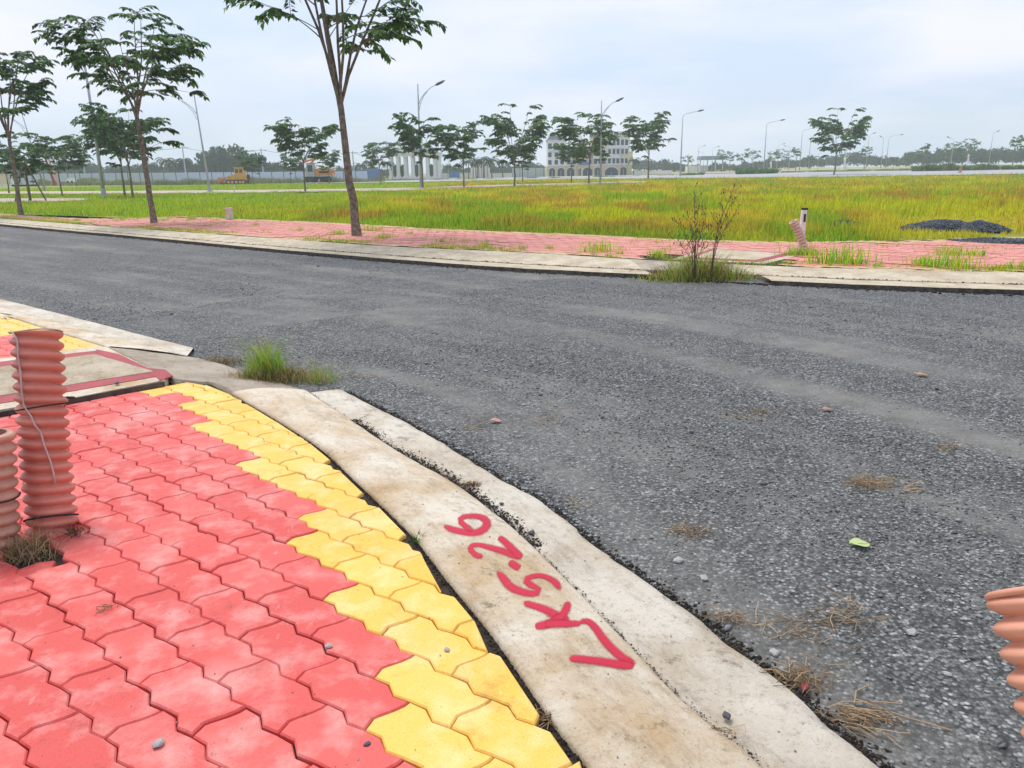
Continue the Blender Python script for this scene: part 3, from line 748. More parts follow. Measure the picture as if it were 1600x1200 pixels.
def field_tint(x, y, r, seed=0):
    n = len(x); rg = np.random.default_rng(seed)
    a = fbm(x*.16, y*.16, 101, 3); b = fbm(x*.45+3, y*.45, 105, 3); c = fbm(x*.9, y*.25+9, 109, 3)
    t = YG[None]*np.ones((n, 1))
    f = np.clip((a-.46)*7, 0, 1)[:, None]; t = t*(1-f)+STR*f
    f = np.clip((b-.50)*8, 0, .9)[:, None]; t = t*(1-f)+OLV*f
    f = np.clip((c-.52)*8, 0, .85)[:, None]; t = t*(1-f)+LUSH*f
    d = r-np.interp(np.arctan2(x, y), pbang, pbr)
    f = np.clip(1-d/2.2, 0, .8)[:, None]*np.clip((b+.2), 0, 1)[:, None]; t = t*(1-f)+LUSH*f
    left = (sm(-x, 4, 12)*.75)[:, None]; t = t*(1-left)+LUSH*left*1.15
    t *= (.62+.7*rg.random(n))[:, None]
    dk = rg.random(n) < .12; t[dk] *= .45
    br = (rg.random(n) < .22); t[br] = t[br]*.35+STR*.65*rg.uniform(.7, 1.2, (br.sum(), 1))
    return t
PATHMASK = []
def inband(x, y, z, bands):
    # pixel rows of the paths, worked out as ground positions
    zc = y*math.cos(PITCH)-(z-CAMH)*math.sin(PITCH); yy = y*math.sin(PITCH)+(z-CAMH)*math.cos(PITCH)
    u = F*x/zc; v = -F*yy/zc; c, s = math.cos(ROLL), math.sin(ROLL); U = 800+c*u-s*v; Vv = 600+s*u+c*v
    m = np.zeros(len(x), bool)
    for us, lo, hi in bands: m |= (Vv > np.interp(U, us, lo)) & (Vv < np.interp(U, us, hi)) & (U < us[-1]) & (U > us[0])
    return m, U, Vv
BANDS = [((-250, 0, 300, 600, 800, 1010), (301, 300.5, 299, 295.5, 289.5, 284), (305, 304.5, 303.5, 300, 293.5, 287.5)),
         ((-250, 0, 135), (313, 312, 312), (320, 319, 315)),
         ((-250, 0, 300, 600, 860, 1060, 1300, 1500, 1750), (200, 200, 200, 200, 200, 200, 200, 200, 200), (290, 290, 289, 286, 281, 280, 277.5, 274.5, 271))]
def lay_grass(n, r0k, r1, seed, name, h, w, label, th0=-52, th1=45):
    r = np.random.default_rng(seed); th = np.radians(r.uniform(th0, th1, n)); rb = np.interp(th, pbang, pbr)
    u = r.random(n); pw = 1.25; a = (rb+r0k); rr = (a**(1-pw)+u*(r1**(1-pw)-a**(1-pw)))**(1/(1-pw))
    x, y = rr*np.sin(th), rr*np.cos(th); z = terr(x, y)
    m, U, Vv = inband(x, y, z, BANDS); k = ~m
    k &= ~((((U-1478)/48)**2+((Vv-358)/6)**2 < 1) | (((U-1545)/45)**2+((Vv-360)/6)**2 < 1) | (((U-1590)/50)**2+((Vv-376)/10)**2 < 1))
    k &= fbm(x*.8, y*.8, 120, 3) > np.where(rr < rb+1.2, .30, .20)
    x, y, z, rr, rb = x[k], y[k], z[k], rr[k], rb[k]; n = len(x)
    hh = h*(.25+1.3*fbm(x*.8, y*.8, 130, 3)**1.2)*(.6+.6*r.random(n))*np.clip(.35+(rr-rb)/2.5, .35, 1)
    hh *= np.where(x < -6, .7, 1)*np.where((np.abs(U[k]-1500) < 95) & (Vv[k] > 340), .4, 1)
    ww = w*(1+rr*.035)
    t = field_tint(x, y, rr, seed); tip = t*1.0; q = r.random(n) < .3; tip[q] = OLV*.9
    g = blades(name, x, y, z-.01, hh, ww, t, tip, seed=seed); g['kind'] = 'stuff'; tag(g, label, None); print(name, n)
lay_grass(430000, .05, 130, 201, 'field_grass', .34, .009, 'tall yellow-green grass covering the empty field')

TUFTS = []
def tuft_mesh(seed, n=26, h=.14, spread=.05, dry=.3, w=.0035):
    r = np.random.default_rng(seed); x = r.normal(0, spread, n); y = r.normal(0, spread, n)
    t = np.where(r.random((n, 1)) < dry, STR*.9, LUSH*1.1)*(.6+.8*r.random((n, 1)))
    a = r.random(n)*6.28; N_ = n; H = h*(.4+.8*r.random(n)); L = H*r.uniform(.3, 1.1, n)
    V = np.zeros((n, 5, 3)); ax, ay = np.cos(a+1.57)*w, np.sin(a+1.57)*w; lx, ly = np.cos(a)*L, np.sin(a)*L
    V[:, 0] = np.stack([x-ax, y-ay, 0*x], 1); V[:, 1] = np.stack([x+ax, y+ay, 0*x], 1)
    V[:, 2] = np.stack([x-ax*.7+lx*.3, y-ay*.7+ly*.3, H*.65], 1); V[:, 3] = np.stack([x+ax*.7+lx*.3, y+ay*.7+ly*.3, H*.65], 1); V[:, 4] = np.stack([x+lx, y+ly, H*.85], 1)
    Fa = (np.array([(0, 1, 3), (0, 3, 2), (2, 3, 4)])[None]+(np.arange(n)*5)[:, None, None]).reshape(-1, 3)
    return mesh_of('weed_tuft', V.reshape(-1, 3), Fa, M_GRASS, tint=np.repeat(t[:, None, :], 5, 1).reshape(-1, 3))
TUFTS = [tuft_mesh(300+k, 50+12*k, .07+.014*k, .035+.012*k, .2+.1*(k % 3)) for k in range(6)]
spots = [(690, 378, 1), (760, 385, 1.2), (935, 393, 1.5), (968, 397, 1), (1028, 401, 1.6), (860, 388, .6), (1290, 410, 1.6), (1318, 411, 2.0), (1340, 412, 1.8), (1372, 416, .8), (1440, 413, 1.2), (1455, 415, 1.4), (1490, 417, 1.6), (1525, 399, 1.8), (1488, 398, 1.3), (1565, 420, 1), (1590, 420, 1.3), (1245, 398, 1.5), (1000, 372, .8), (640, 365, 1.0), (600, 372, 1.0), (530, 366, 1.2), (470, 360, .8), (400, 352, 1), (330, 352, .9), (255, 345, 1), (190, 343, 1.1), (120, 345, 1.2), (70, 339, 1.2), (150, 335, 1.2), (300, 343, 1), (580, 360, 1.4), (815, 388, .7)]
ORD = 'first second third fourth fifth sixth seventh eighth ninth tenth eleventh twelfth thirteenth fourteenth fifteenth sixteenth seventeenth eighteenth nineteenth twentieth'.split()
def ordw(k): return ORD[k] if k < 20 else ('twenty-'+ORD[k-20] if k-20 < 9 else ('thirtieth' if k == 29 else 'thirty-'+ORD[k-30]))
spots.sort()
for k, (u, v, s) in enumerate(spots):
    X, Y = G(u, v); o = link('weed', None, None, (X, Y, -.005), random.random()*6); o.scale = (s, s, s); o.empty_display_size = .1
    link('blades', TUFTS[k % 6], o)['kind'] = 'stuff'
    tag(o, ordw(k)+' weed tuft from the left along the far red pavement', 'weed', 'weed tufts on the far pavement')
# many tiny sprouts along the joints
r = np.random.default_rng(9); n = 16000; tt = r.random(n)*299; k0 = tt.astype(int); s = np.where(r.random(n) < .55, r.random(n)*.12, r.random(n))
e3a = np.array([[p.x, p.y] for p in e3]); pba = np.array([[p.x, p.y] for p in pbm]); k1 = np.minimum(k0+1, 299); f = (tt-k0)[:, None]
q = (e3a[k0]*(1-f)+e3a[k1]*f)*(1-s[:, None])+(pba[k0]*(1-f)+pba[k1]*f)*s[:, None]
m = fbm(q[:, 0]*1.1, q[:, 1]*1.1, 140, 3) > .49; q = q[m]; n = len(q)
q = np.repeat(q, 4, 0)+r.normal(0, .03, (n*4, 2)); n = len(q)
t = np.where(r.random((n, 1)) < .35, STR*.9, LUSH)*(.6+.7*r.random((n, 1)))
g = blades('joint_sprouts', q[:, 0], q[:, 1], np.zeros(n)-.004, .02+.05*r.random(n), np.full(n, .007), t, None, .8, 10); g['kind'] = 'stuff'; tag(g, 'sparse grass sprouting in the joints of the far pavement')

# ------------------------------------------------------------------ trees
def leaf_quads(B, D, Nn, L, W):            # base points, directions, normals -> rhombic leaves
    S = np.cross(D, Nn); S /= np.linalg.norm(S, axis=1, keepdims=True)+1e-9
    V = np.stack([B, B+D*L*.45+S*W*.5, B+D*L-Nn*L*.12, B+D*L*.45-S*W*.5], 1)
    return V.reshape(-1, 3), np.arange(len(B)*4).reshape(-1, 4)
def tree_parts(seed, H, R, hf, nl=7, leaf=.12, sprays=6, nleaf=16, thick=.09, lean=0, layers=1.0, low=2, sub=3, n_side=6, els=(46, 80), idxs=(2, 3, 4, 5, 6), vase=.62):
    rd = random.Random(seed); wood = MB(); LB, LD = [], []
    def spray(p, d, L):
        d = Vector(d); q = Vector(p); up = rd.uniform(.15, .75); m = int(nleaf*rd.uniform(.7, 1.2)); st = L/m; pts = [q.copy()]
        h = Vector((d.x, d.y, 0)).normalized(); side = Vector((-h.y, h.x, 0))
        for k in range(m):
            t = k/m; dr = (h+Vector((0, 0, up-1.0*t*t-.1))).normalized(); q = q+dr*st; pts.append(q.copy())
            for s in (-1, 1):
                if rd.random() < .93:
                    LB.append(q+side*s*leaf*.05); LD.append((side*s*rd.uniform(.5, 1)+dr*rd.uniform(.3, .9)+Vector((0, 0, -rd.uniform(.15, .8)))).normalized())
        wood.tube(pts[::3]+[pts[-1]], .006 if H > 4 else .005, 3, False)
    def branch(p0, d0, L, r0, bend, lvl):
        n = 7; pts = [Vector(p0)]; d = Vector(d0).normalized()
        for k in range(n):
            d = (d+Vector((rd.gauss(0, .06), rd.gauss(0, .06), bend/n))).normalized(); pts.append(pts[-1]+d*L/n)
        rs = [max(.005, r0*(1-.8*k/n)) for k in range(n+1)]; wood.tube(pts, rs, n_side if lvl < 2 else 4, False)
        return pts, d
    top = Vector((lean, 0, hf)); tp = [Vector((0, 0, -.1))]
    for k in range(1, 9): t = k/8; tp.append(Vector((lean*t+rd.gauss(0, .012*H/6), rd.gauss(0, .012*H/6), hf*t)))
    wood.tube(tp, [thick*(1.15-.45*k/8) if k else thick*1.45 for k in range(9)], 9, False)
    top = tp[-1]; crown_h = H-hf
    for i in range(nl):
        az = 6.283*i/nl+rd.uniform(-.35, .35); el = math.radians(rd.uniform(*els)); start = top-Vector((0, 0, rd.random()*.18*hf))
        L = crown_h*rd.uniform(.85, 1.12); d = Vector((math.cos(az)*math.cos(el), math.sin(az)*math.cos(el), math.sin(el)))
        k_ = R/max(.1, L*math.cos(el)); d = Vector((d.x*min(1.5, k_*vase), d.y*min(1.5, k_*vase), d.z)).normalized()
        pts, de = branch(start, d, L, thick*.42, -.25, 1)
        for j in range(sub):
            idx = rd.choice(idxs); a2 = az+rd.uniform(-1.1, 1.1); e2_ = math.radians(rd.uniform(12, 48))
            d2 = Vector((math.cos(a2)*math.cos(e2_), math.sin(a2)*math.cos(e2_), math.sin(e2_)))
            p2, de2 = branch(pts[idx], d2, R*rd.uniform(.45, .85), thick*.17, -.5, 2)
            for q in range(sprays):
                a3 = a2+rd.uniform(-1.2, 1.2); spray(p2[rd.choice([2, 3, 4, 5, 6, 7])], (math.cos(a3), math.sin(a3), 0), R*rd.uniform(.28, .5))
        for q in range(sprays):
            a3 = az+rd.uniform(-1.5, 1.5); spray(pts[rd.choice([5, 6, 7, 7])], (math.cos(a3), math.sin(a3), 0), R*rd.uniform(.3, .55))
    for i in range(low):
        az = rd.uniform(0, 6.28); p = tp[rd.choice([5, 6, 7])]
        p2, de2 = branch(p, (math.cos(az), math.sin(az), .7), R*.45, thick*.14, -.4, 2)
        for q in range(2): a3 = az+rd.uniform(-.6, .6); spray(p2[rd.choice([5, 6, 7])], (math.cos(a3), math.sin(a3), 0), R*.3)
    B = np.array([tuple(p) for p in LB]); D = np.array([tuple(p) for p in LD]); r = np.random.default_rng(seed)
    Nn = np.tile([0, 0, 1.0], (len(B), 1))+r.normal(0, .35, (len(B), 3)); Nn /= np.linalg.norm(Nn, axis=1, keepdims=True)
    Ls = leaf*(.65+.6*r.random((len(B), 1)))
    V, Fa = leaf_quads(B, D, Nn, Ls, Ls*.52)
    return mesh_of('trunk', wood.v, wood.f, M_BARK, True), mesh_of('crown', V, Fa, M_LEAF)
def plant_tree(name, label, parts, loc, rz=0, s=1.0, group=None):
    t = thing(name, label, 'tree', loc, rz, group); t.scale = (s, s, s); link('trunk', parts[0], t); link('crown', parts[1], t); return t
def zh(u, vb, vt, Y): return PY(u, vt, Y).z-PY(u, vb, Y).z
TG = 'young street trees along the roads'
def big_tree(u, v, vt, seed, label, **kw):
    x, y = G(u, v); H = zh(u, v, vt, y); p = tree_parts(seed, H, **kw); return plant_tree('tree', label, p, (x, y, 0), 0, 1, TG)
big_tree(558, 368, -260, 41, 'tall foreground tree whose forked limbs run out of the top of the picture', R=1.65, hf=2.75, nl=8, leaf=.15, sprays=4, nleaf=13, thick=.078, lean=-.17, low=0, sub=5, n_side=8, els=(55, 80), vase=.5)
big_tree(241, 348, 18, 52, 'wide layered tree with a bare forked trunk on the far pavement, left of the tallest', R=1.45, hf=2.95, nl=8, leaf=.145, sprays=5, nleaf=16, thick=.072, lean=-.08, low=2, sub=4, n_side=7)
big_tree(33, 335, 66, 63, 'tree with a dense rounded crown at the left edge of the picture', R=1.15, hf=2.9, nl=9, leaf=.16, sprays=6, nleaf=13, thick=.07, lean=.05, low=1, sub=4)
VAR = []
for k, (R_, hf_) in enumerate([(1.6, .42), (1.65, .36), (1.4, .40), (1.8, .38), (1.5, .42)]):
    VAR.append(tree_parts(70+k, 5.0, R_, 5.0*hf_, nl=7, leaf=.225, sprays=7, nleaf=12, thick=.06, lean=0.05, low=1, sub=5, n_side=5, els=(35, 82), idxs=(1, 2, 3, 4, 5, 6)))
MID = [(477, 300, 178, 0, 57, 'spreading airy tree in front of the orange excavator'),
 (661, 293, 176, 2, 64, 'drooping-crowned tree standing against the double-arm lamp'),
 (725, 293, 191, 4, 63, 'bushy dark tree between the lamp and the pair of trees, right of the white gate'),
 (804, 290, 166, 1, 66, 'larger of the two overlapping trees left of the building'),
 (817, 288, 218, 2, 78, 'smaller tree half hidden behind its larger neighbour left of the building'),
 (920, 287, 176, 3, 72, 'wide tree directly in front of the four-storey building'),
 (893, 285, 214, 0, 80, 'smaller tree in front of the left wing of the building'),
 (1013, 279, 177, 4, 92, 'tree just right of the four-storey building'),
 (1303, 275, 172, 1, 93, 'lone umbrella-shaped tree on the right at the far road'),
 (595, 284, 219, 3, 96, 'small tree left of the white colonnade'),
 (515, 286, 234, 2, 92, 'small tree right above the orange excavator'),
 (455, 287, 240, 4, 92, 'low tree between the yellow bulldozer and the excavator'),
 (396, 287, 237, 1, 92, 'low dark tree just right of the yellow bulldozer'),
 (195, 305, 166, 0, 52, 'left one of two slim trees behind the wide layered tree'),
 (208, 308, 160, 2, 48, 'right one of two slim trees behind the wide layered tree'),
 (97, 304, 204, 3, 54, 'umbrella tree between the red pole and the left lamps'),
 (14, 300, 214, 1, 60, 'broad low tree behind the crown at the left edge'),
 (120, 290, 228, 4, 84, 'dense small tree left of the pale lamp post'),
 (46, 312, 228, 2, 40, 'staked sapling beside the left edge tree')]
for k, (u, vb, vt, var, Y, lab) in enumerate(MID):
    p = PY(u, vb, Y); s = zh(u, vb, vt, Y)/5.05
    plant_tree('tree', lab, VAR[var], p, (k*2.4) % 6.28, s, TG)
# timber props round the sapling
st = thing('tree_stake', 'tripod of dark wooden props around the sapling at the left', 'tree stake', PY(48, 312, 39))
for a in (0, 2.1, 4.2):
    m = MB(); m.tube([(math.cos(a)*.75, math.sin(a)*.75, -.05), (math.cos(a)*.06, math.sin(a)*.06, 1.75)], .035, 6); m.build('prop', M_WOOD, st)
m = MB(); m.box((0, -.3, .68), (1.2, .06, .09)); m.build('crossbar', M_WOOD, st)
SM = [tree_parts(90+k, 5.0, 1.0+.25*k, 2.6, nl=5, leaf=.34, sprays=4, nleaf=6, thick=.08, low=1, sub=2, n_side=4) for k in range(3)]
SMALL = [(1128, 268, 233), (1158, 268, 237), (1188, 268, 250), (1174, 268, 232), (1209, 267, 234), (1220, 267, 232), (1243, 267, 229), (1350, 264, 227), (1440, 262, 223), (1483, 260, 219), (1508, 259, 216), (1582, 258, 210), (1140, 268, 240), (1265, 264, 240), (1075, 270, 240), (1395, 264, 243), (700, 281, 255), (1320, 262, 238), (1425, 262, 240)]
SMALL.sort()
for k, (u, vb, vt) in enumerate(SMALL):
    Y = 150+(k*37) % 60; p = PY(u, vb, Y)
    plant_tree('tree', ordw(k)+' from the left of the small slender trees in the hazy distance', SM[k % 3], p, k*1.7, zh(u, vb, vt, Y)/5.1, 'distant young trees beyond the far road')

# ------------------------------------------------------------------ street lamps, utility poles, wires
def curve_arm(sx, L, z0, rise, n=9):
    return [Vector((sx*L*math.sin(t*math.pi/2)**.9, 0, z0+rise*(1-(1-t)**1.7))) for t in np.linspace(0, 1, n)]
def lamp(u, vb, vt, Y, sx, L, label, double=False, col=None, lean=0.0):
    p = PY(u, vb, Y); H = zh(u, vb, vt, Y); t = thing('street_lamp', label, 'street lamp', p, 0, 'street lamps'); c = col or M_METAL
    w = H/9
    m = MB(); m.tube([(0, 0, -.1), (lean*.5, 0, H*.5), (lean, 0, H*(.93 if not double else 1))], [.12*w, .085*w, .055*w], 8); m.build('pole', c, t, True)
    m = MB(); m.box((0, 0, .03), (.42*w, .42*w, .06)); m.tube([(0, 0, 0), (0, 0, .55*w)], [.16*w, .14*w], 8); m.build('base', c, t)
    if double:
        A1 = [Vector((lean+sx*x_*L, 0, H*z_)) for x_, z_ in [(0, .80), (.1, .85), (.35, .91), (.7, .965), (1, .99)]]
        A2 = [Vector((lean+sx*x_*L, 0, H*z_)) for x_, z_ in [(0, .74), (.12, .82), (.3, .885), (.5, .925)]]
        m = MB(); m.tube(A1, .035*w, 6); m.build('arm', c, t, True); m = MB(); m.tube(A2, .025*w, 5); m.build('brace', c, t, True); e = A1[-1]; d = (A1[-1]-A1[-2]).normalized()
    else:
        A1 = [Vector((lean+sx*L*a, 0, H*z_)) for a, z_ in [(0, .92), (.03, .95), (.15, .975), (.4, .99), (1, 1.02)]]
        m = MB(); m.tube(A1, .04*w, 6); m.build('arm', c, t, True); e = A1[-1]; d = (A1[-1]-A1[-2]).normalized()
    m = MB(); m.tube([e-d*.1, e+d*.15*w, e+d*.55*w, e+d*.85*w], [.05*w, .13*w, .12*w, .04*w], 6); m.build('lamp_head', M_LAMPD, t, True)
lamp(163, 309, 60, 48, -1, 1.6, 'tall pale lamp post rising behind the wide layered tree', True, lean=.05)
lamp(70, 296, 176, 62, -1, 1.8, 'lamp with a long left arm between the left edge tree and the red pole', True, lean=-.75)
lamp(328, 299, 146, 62, -1, 2.0, 'lamp post with its arm reaching left toward the wide layered tree', True, lean=-.35)
lamp(658, 293, 131, 66, 1, 1.5, 'lamp post with braced arm right of the tallest tree, white gate behind', True, lean=.1)
lamp(938, 288, 157, 70, 1, 1.3, 'lamp post with braced arm rising above the building', True)
lamp(1063, 274, 176, 105, 1, 2.0, 'curved-arm lamp just right of the building and its tree')
lamp(1193, 268, 190, 130, 1, 2.2, 'curved-arm lamp between the building and the lone umbrella tree')
lamp(1249, 265, 202, 150, 1, 1.8, 'curved lamp touching the left side of the lone umbrella tree')
lamp(1263, 263, 212, 160, 1, 1.0, 'straight thin lamp just behind the lone umbrella tree')
lamp(1384, 262, 212, 150, 1, 2.1, 'slanting thin lamp right of the lone umbrella tree')
lamp(1376, 262, 215, 170, -1, .5, 'short-headed thin lamp beside the slanting lamp')
lamp(1353, 262, 210, 170, 1, .8, 'grey thin lamp at the right side of the umbrella tree crown')
lamp(1544, 262, 207, 180, 1, .8, 'pair-like thin lamp rising above the far right wood')
for k, (u, vt) in enumerate(sorted([(1090, 229), (1112, 230), (1099, 238), (1176, 233), (1213, 226), (1232, 229), (984, 232), (1277, 230), (1484, 216), (701, 232), (687, 225)])):
    lamp(u, 268, vt, 200, 1 if k % 2 else -1, 1.2, ordw(k)+' from the left of the thin hazy lamps near the skyline')
UP = [(135, 287, 228), (292, 287, 228), (413, 286, 232), (554, 284, 236), (614, 283, 236)]
UL = ['utility pole between the red pole and the pale lamp', 'utility pole behind the palms at the left', 'utility pole above the trees right of the bulldozer', 'utility pole just behind the tallest trunk', 'utility pole left of the white colonnade']
pt = []
for (u, vb, vt), lab in zip(UP, UL):
    Y = 150; p = PY(u, vb, Y); H = zh(u, vb, vt, Y); t = thing('utility_pole', lab, 'utility pole', p, 0, 'utility poles')
    m = MB(); m.tube([(0, 0, -.2), (0, 0, H)], [.16, .10], 6); m.build('pole', M_METAL, t); m = MB(); m.box((.3, 0, H-.3), (1.6, .1, .1)); m.build('crossarm', M_METAL, t)
    pt.append(p+Vector((0, 0, H-.25)))
for k, (a, b) in enumerate(zip(pt, pt[1:])):
    m = MB(); m.tube([a.lerp(b, t)-Vector((0, 0, 2.0*4*t*(1-t)*.35)) for t in np.linspace(0, 1, 10)], .035, 4)
    tag(m.build('power_cable', M_LAMPD), 'dark power cable sagging between ' + ['the first two utility poles from the left', 'the palms pole and the one right of the bulldozer', 'the bulldozer-side pole and the tallest trunk', 'the two utility poles left of the colonnade'][k], 'cable', 'power cables')
# red pole at left
t = thing('red_pole', 'leaning red and pale pole pair at the far left behind the umbrella tree', 'pole', PY(86, 288, 90))
for dx in (0, .5):
    m = MB(); m.tube([(dx, 0, -.1), (dx*.5-.75, 0, 3.6)], [.16, .10], 6); m.build('shaft', M_REDMETAL if dx == 0 else M_WIREW, t)

# ------------------------------------------------------------------ metal site fence
def fence(u0, u1, vb0, vb1, Y, n, h, label):
    a = PY(u0, vb0, Y); b = PY(u1, vb1, Y); t = thing('site_fence', label, 'fence', a.lerp(b, .5)); d = (b-a)/n; ang = math.atan2(d.y, d.x); me = pmh = None
    for k in range(n):
        c = a+d*(k+.5)-t.location
        if me is None: q = MB(); q.box((0, 0, h/2), (d.length-.08, .04, h)); me = q.build('panel', M_FENCE, t); me.location = c; me.rotation_euler = (0, 0, ang); mm = me.data
        else: link('panel', mm, t, c, ang)
        c = a+d*k-t.location
        if pmh is None: q = MB(); q.box((0, 0, h/2+.08), (.10, .12, h+.16)); o = q.build('post', M_LAMPD, t); pmh = o.data; o.location = c
        else: link('post', pmh, t, c, ang)
fence(-60, 575, 289, 284, 135, 34, 1.75, 'long pale blue sheet metal fence behind the two machines at the left')
fence(800, 862, 277, 276, 175, 5, 1.9, 'short pale fence left of the four-storey building')

# ------------------------------------------------------------------ machines
def bulldozer():
    p = PY(372, 287.5, 118); t = thing('bulldozer', 'yellow bulldozer parked before the fence, blade lowered to the left', 'bulldozer', p)
    for y in (-.75, .75):
        m = MB(); pts = [(-1.5, .25), (-1.25, .62), (1.2, .66), (1.5, .35), (1.3, .02), (-1.3, .0)]; m.prism(pts, y-.2, y+.2)
        tr = m.build('track', M_BLACK, t)
        for x in (-1.05, -.5, .1, .65, 1.1): q = MB(); q.wheel((x, y-.24, .28), .2, .1, 10); q.build('roller', M_YMACH, tr)
    m = MB(); m.prism([(-1.3, .55), (-1.25, 1.15), (-.2, 1.35), (1.35, 1.3), (1.4, .55)], -.55, .55); m.build('body', M_YMACH, t)
    m = MB(); m.prism([(-.25, 1.3), (-.15, 2.28), (1.1, 2.28), (1.15, 1.3)], -.5, .5); m.build('cab', M_YMACH, t)
    m = MB(); m.box((.15, -.51, 1.85), (.42, .03, .55)); m.build('window', M_GLASS, t); m = MB(); m.box((.75, -.51, 1.85), (.42, .03, .55)); m.build('window', M_GLASS, t)
    m = MB(); m.box((.45, 0, 2.33), (1.6, 1.25, .08)); m.build('roof', M_YMACH, t)
    m = MB(); m.tube([(-.7, -.2, 1.25), (-.7, -.2, 1.75)], .05, 6); m.build('exhaust', M_BLACK, t)
    m = MB(); m.prism([(-2.55, .0), (-2.35, .1), (-2.2, .55), (-2.3, 1.0), (-2.5, 1.02), (-2.42, .55)], -1.3, 1.3); m.build('blade', M_OMACH, t)
    for y in (-.7, .7): m = MB(); m.tube([(-2.35, y, .3), (-.3, y, .35)], .07, 5); m.tube([(-2.3, y*.8, .85), (-1.1, y*.5, 1.1)], .045, 5); m.build('push_arm', M_YMACH, t)
    m = MB(); m.box((1.55, .35, 1.0), (.3, .5, .6)); m.build('ripper', M_BLACK, t)
bulldozer()
def excavator():
    p = PY(497, 285, 112); t = thing('excavator', 'orange wheeled excavator with folded boom parked by the trees', 'excavator', p)
    m = MB(); m.prism([(-1.7, .45), (-1.7, .8), (1.5, .8), (1.5, .45)], -.6, .6); m.build('chassis', M_BLACK, t)
    for x in (-1.2, -.55, .9, 1.35):
        for y in (-.85, .85): m = MB(); m.wheel((x, y, .42), .42, .3, 12); m.build('wheel', M_BLACK, t)
    m = MB(); m.prism([(-.1, .85), (-.1, 1.75), (.5, 1.95), (2.2, 1.85), (2.3, .95)], -.95, .95); m.build('body', M_OMACH, t)
    m = MB(); m.prism([(-1.35, .85), (-1.45, 1.5), (-1.2, 2.55), (-.2, 2.55), (-.15, .85)], -.95, .0); cb = m.build('cab', M_METAL, t)
    m = MB(); m.box((-.75, -.965, 1.9), (.7, .03, .9)); m.build('window', M_GLASS, cb)
    m = MB(); m.box((-.7, -.47, 2.6), (1.3, 1.05, .1)); m.build('roof', M_OMACH, cb)
    m = MB(); m.tube([(-.1, .5, 1.3), (-.9, .5, 2.6), (-.3, .5, 3.2)], [.2, .24, .16], 5); m.build('boom', M_OMACH, t)
    m = MB(); m.tube([(-.2, .5, 3.25), (-1.6, .5, 2.9), (-2.3, .5, 2.6)], [.14, .16, .1], 5); m.build('stick', M_OMACH, t)
    m = MB(); m.prism([(-2.7, 1.7), (-2.1, 1.6), (-1.95, 2.3), (-2.3, 2.7), (-2.6, 2.4)], .15, .85); m.build('bucket', M_BLACK, t)
    m = MB(); m.box((1.2, -.97, 1.4), (1.4, .03, .3)); m.build('stripe', M_BLACK, t)
excavator()
# white signs / containers at the far left
for (u0, u1, vb, vt, mt, lab) in [(1, 15, 291, 272, M_CREAM, 'cream notice board at the far left edge by the fence'), (19, 28, 291, 272, M_BWHITE, 'white panel standing right of the cream notice board'), (107, 118, 286, 278, M_BWHITE, 'small white truck parked far off left of the fence')]:
    Y = 110; a = PY(u0, vb, Y); b = PY(u1, vb, Y); h = zh(u0, vb, vt, Y); t = thing('sign_board' if 'truck' not in lab else 'truck', lab, 'sign' if 'truck' not in lab else 'truck', a.lerp(b, .5)); w = (b-a).length
    if 'truck' in lab:
        m = MB(); m.box((.1*w, 0, h*.6), (w*.7, 1.0, h*.8)); m.build('box_body', mt, t); m = MB(); m.box((-.38*w, 0, h*.42), (w*.24, .95, h*.5)); m.build('cab', mt, t)
        for x in (-.3*w, .3*w): m = MB(); m.wheel((x, -.45, .15), .15, .15, 10); m.build('wheel', M_BLACK, t)
    else:
        m = MB(); m.box((0, 0, h*.6), (w, .08, h*.8)); m.build('board', mt, t)
        for x in (-.4*w, .4*w): m = MB(); m.box((x, .06, h*.3), (.08, .05, h*.6+.1)); m.build('leg', M_METAL, t)

# ------------------------------------------------------------------ white colonnade gate and pavilion
def colonnade():
    Y = 165; p = PY(650, 281, Y); s = Y/1200; t = thing('colonnade_gate', 'hazy white classical colonnade gate behind the lamp', 'gate', p)
    m = MB(); m.box((0, 0, .3), (78*s, 3.2, .6)); m.build('plinth', M_BWHITE, t)
    for k, x in enumerate([-36, -25, -14, -3, 8, 19, 30, 36]):
        m = MB(); m.tube([(x*s, -.9, .5), (x*s, -.9, 4.6)], [.42, .34], 10); m.box((x*s, -.9, 4.65), (1.0, 1.0, .2)); m.box((x*s, -.9, .65), (1.0, 1.0, .3)); m.build('column', M_BWHITE, t)
        m = MB(); m.tube([(x*s, .9, .5), (x*s, .9, 4.6)], [.42, .34], 8); m.build('column', M_BWHITE, t)
    m = MB(); m.box((0, 0, 4.95), (78*s, 2.9, .4)); m.box((0, 0, 5.25), (81*s, 3.3, .22)); m.build('entablature', M_BWHITE, t)
    m = MB(); m.box((0, 0, 5.9), (50*s, 2.0, .9), taper=.98); m.box((0, 0, 6.4), (54*s, 2.4, .2)); m.build('attic', M_BWHITE, t)
    for k, x in enumerate([-30, -19, 2, 24]):
        m = MB(); m.tube([(x*s, .2, .5), (x*s, .2, 1.6), (x*s, .2, 2.6), (x*s, .2, 3.1)], [.35, .75, .6, .1], 8); m.build('clipped_shrub', M_FARLEAF, t)
colonnade()
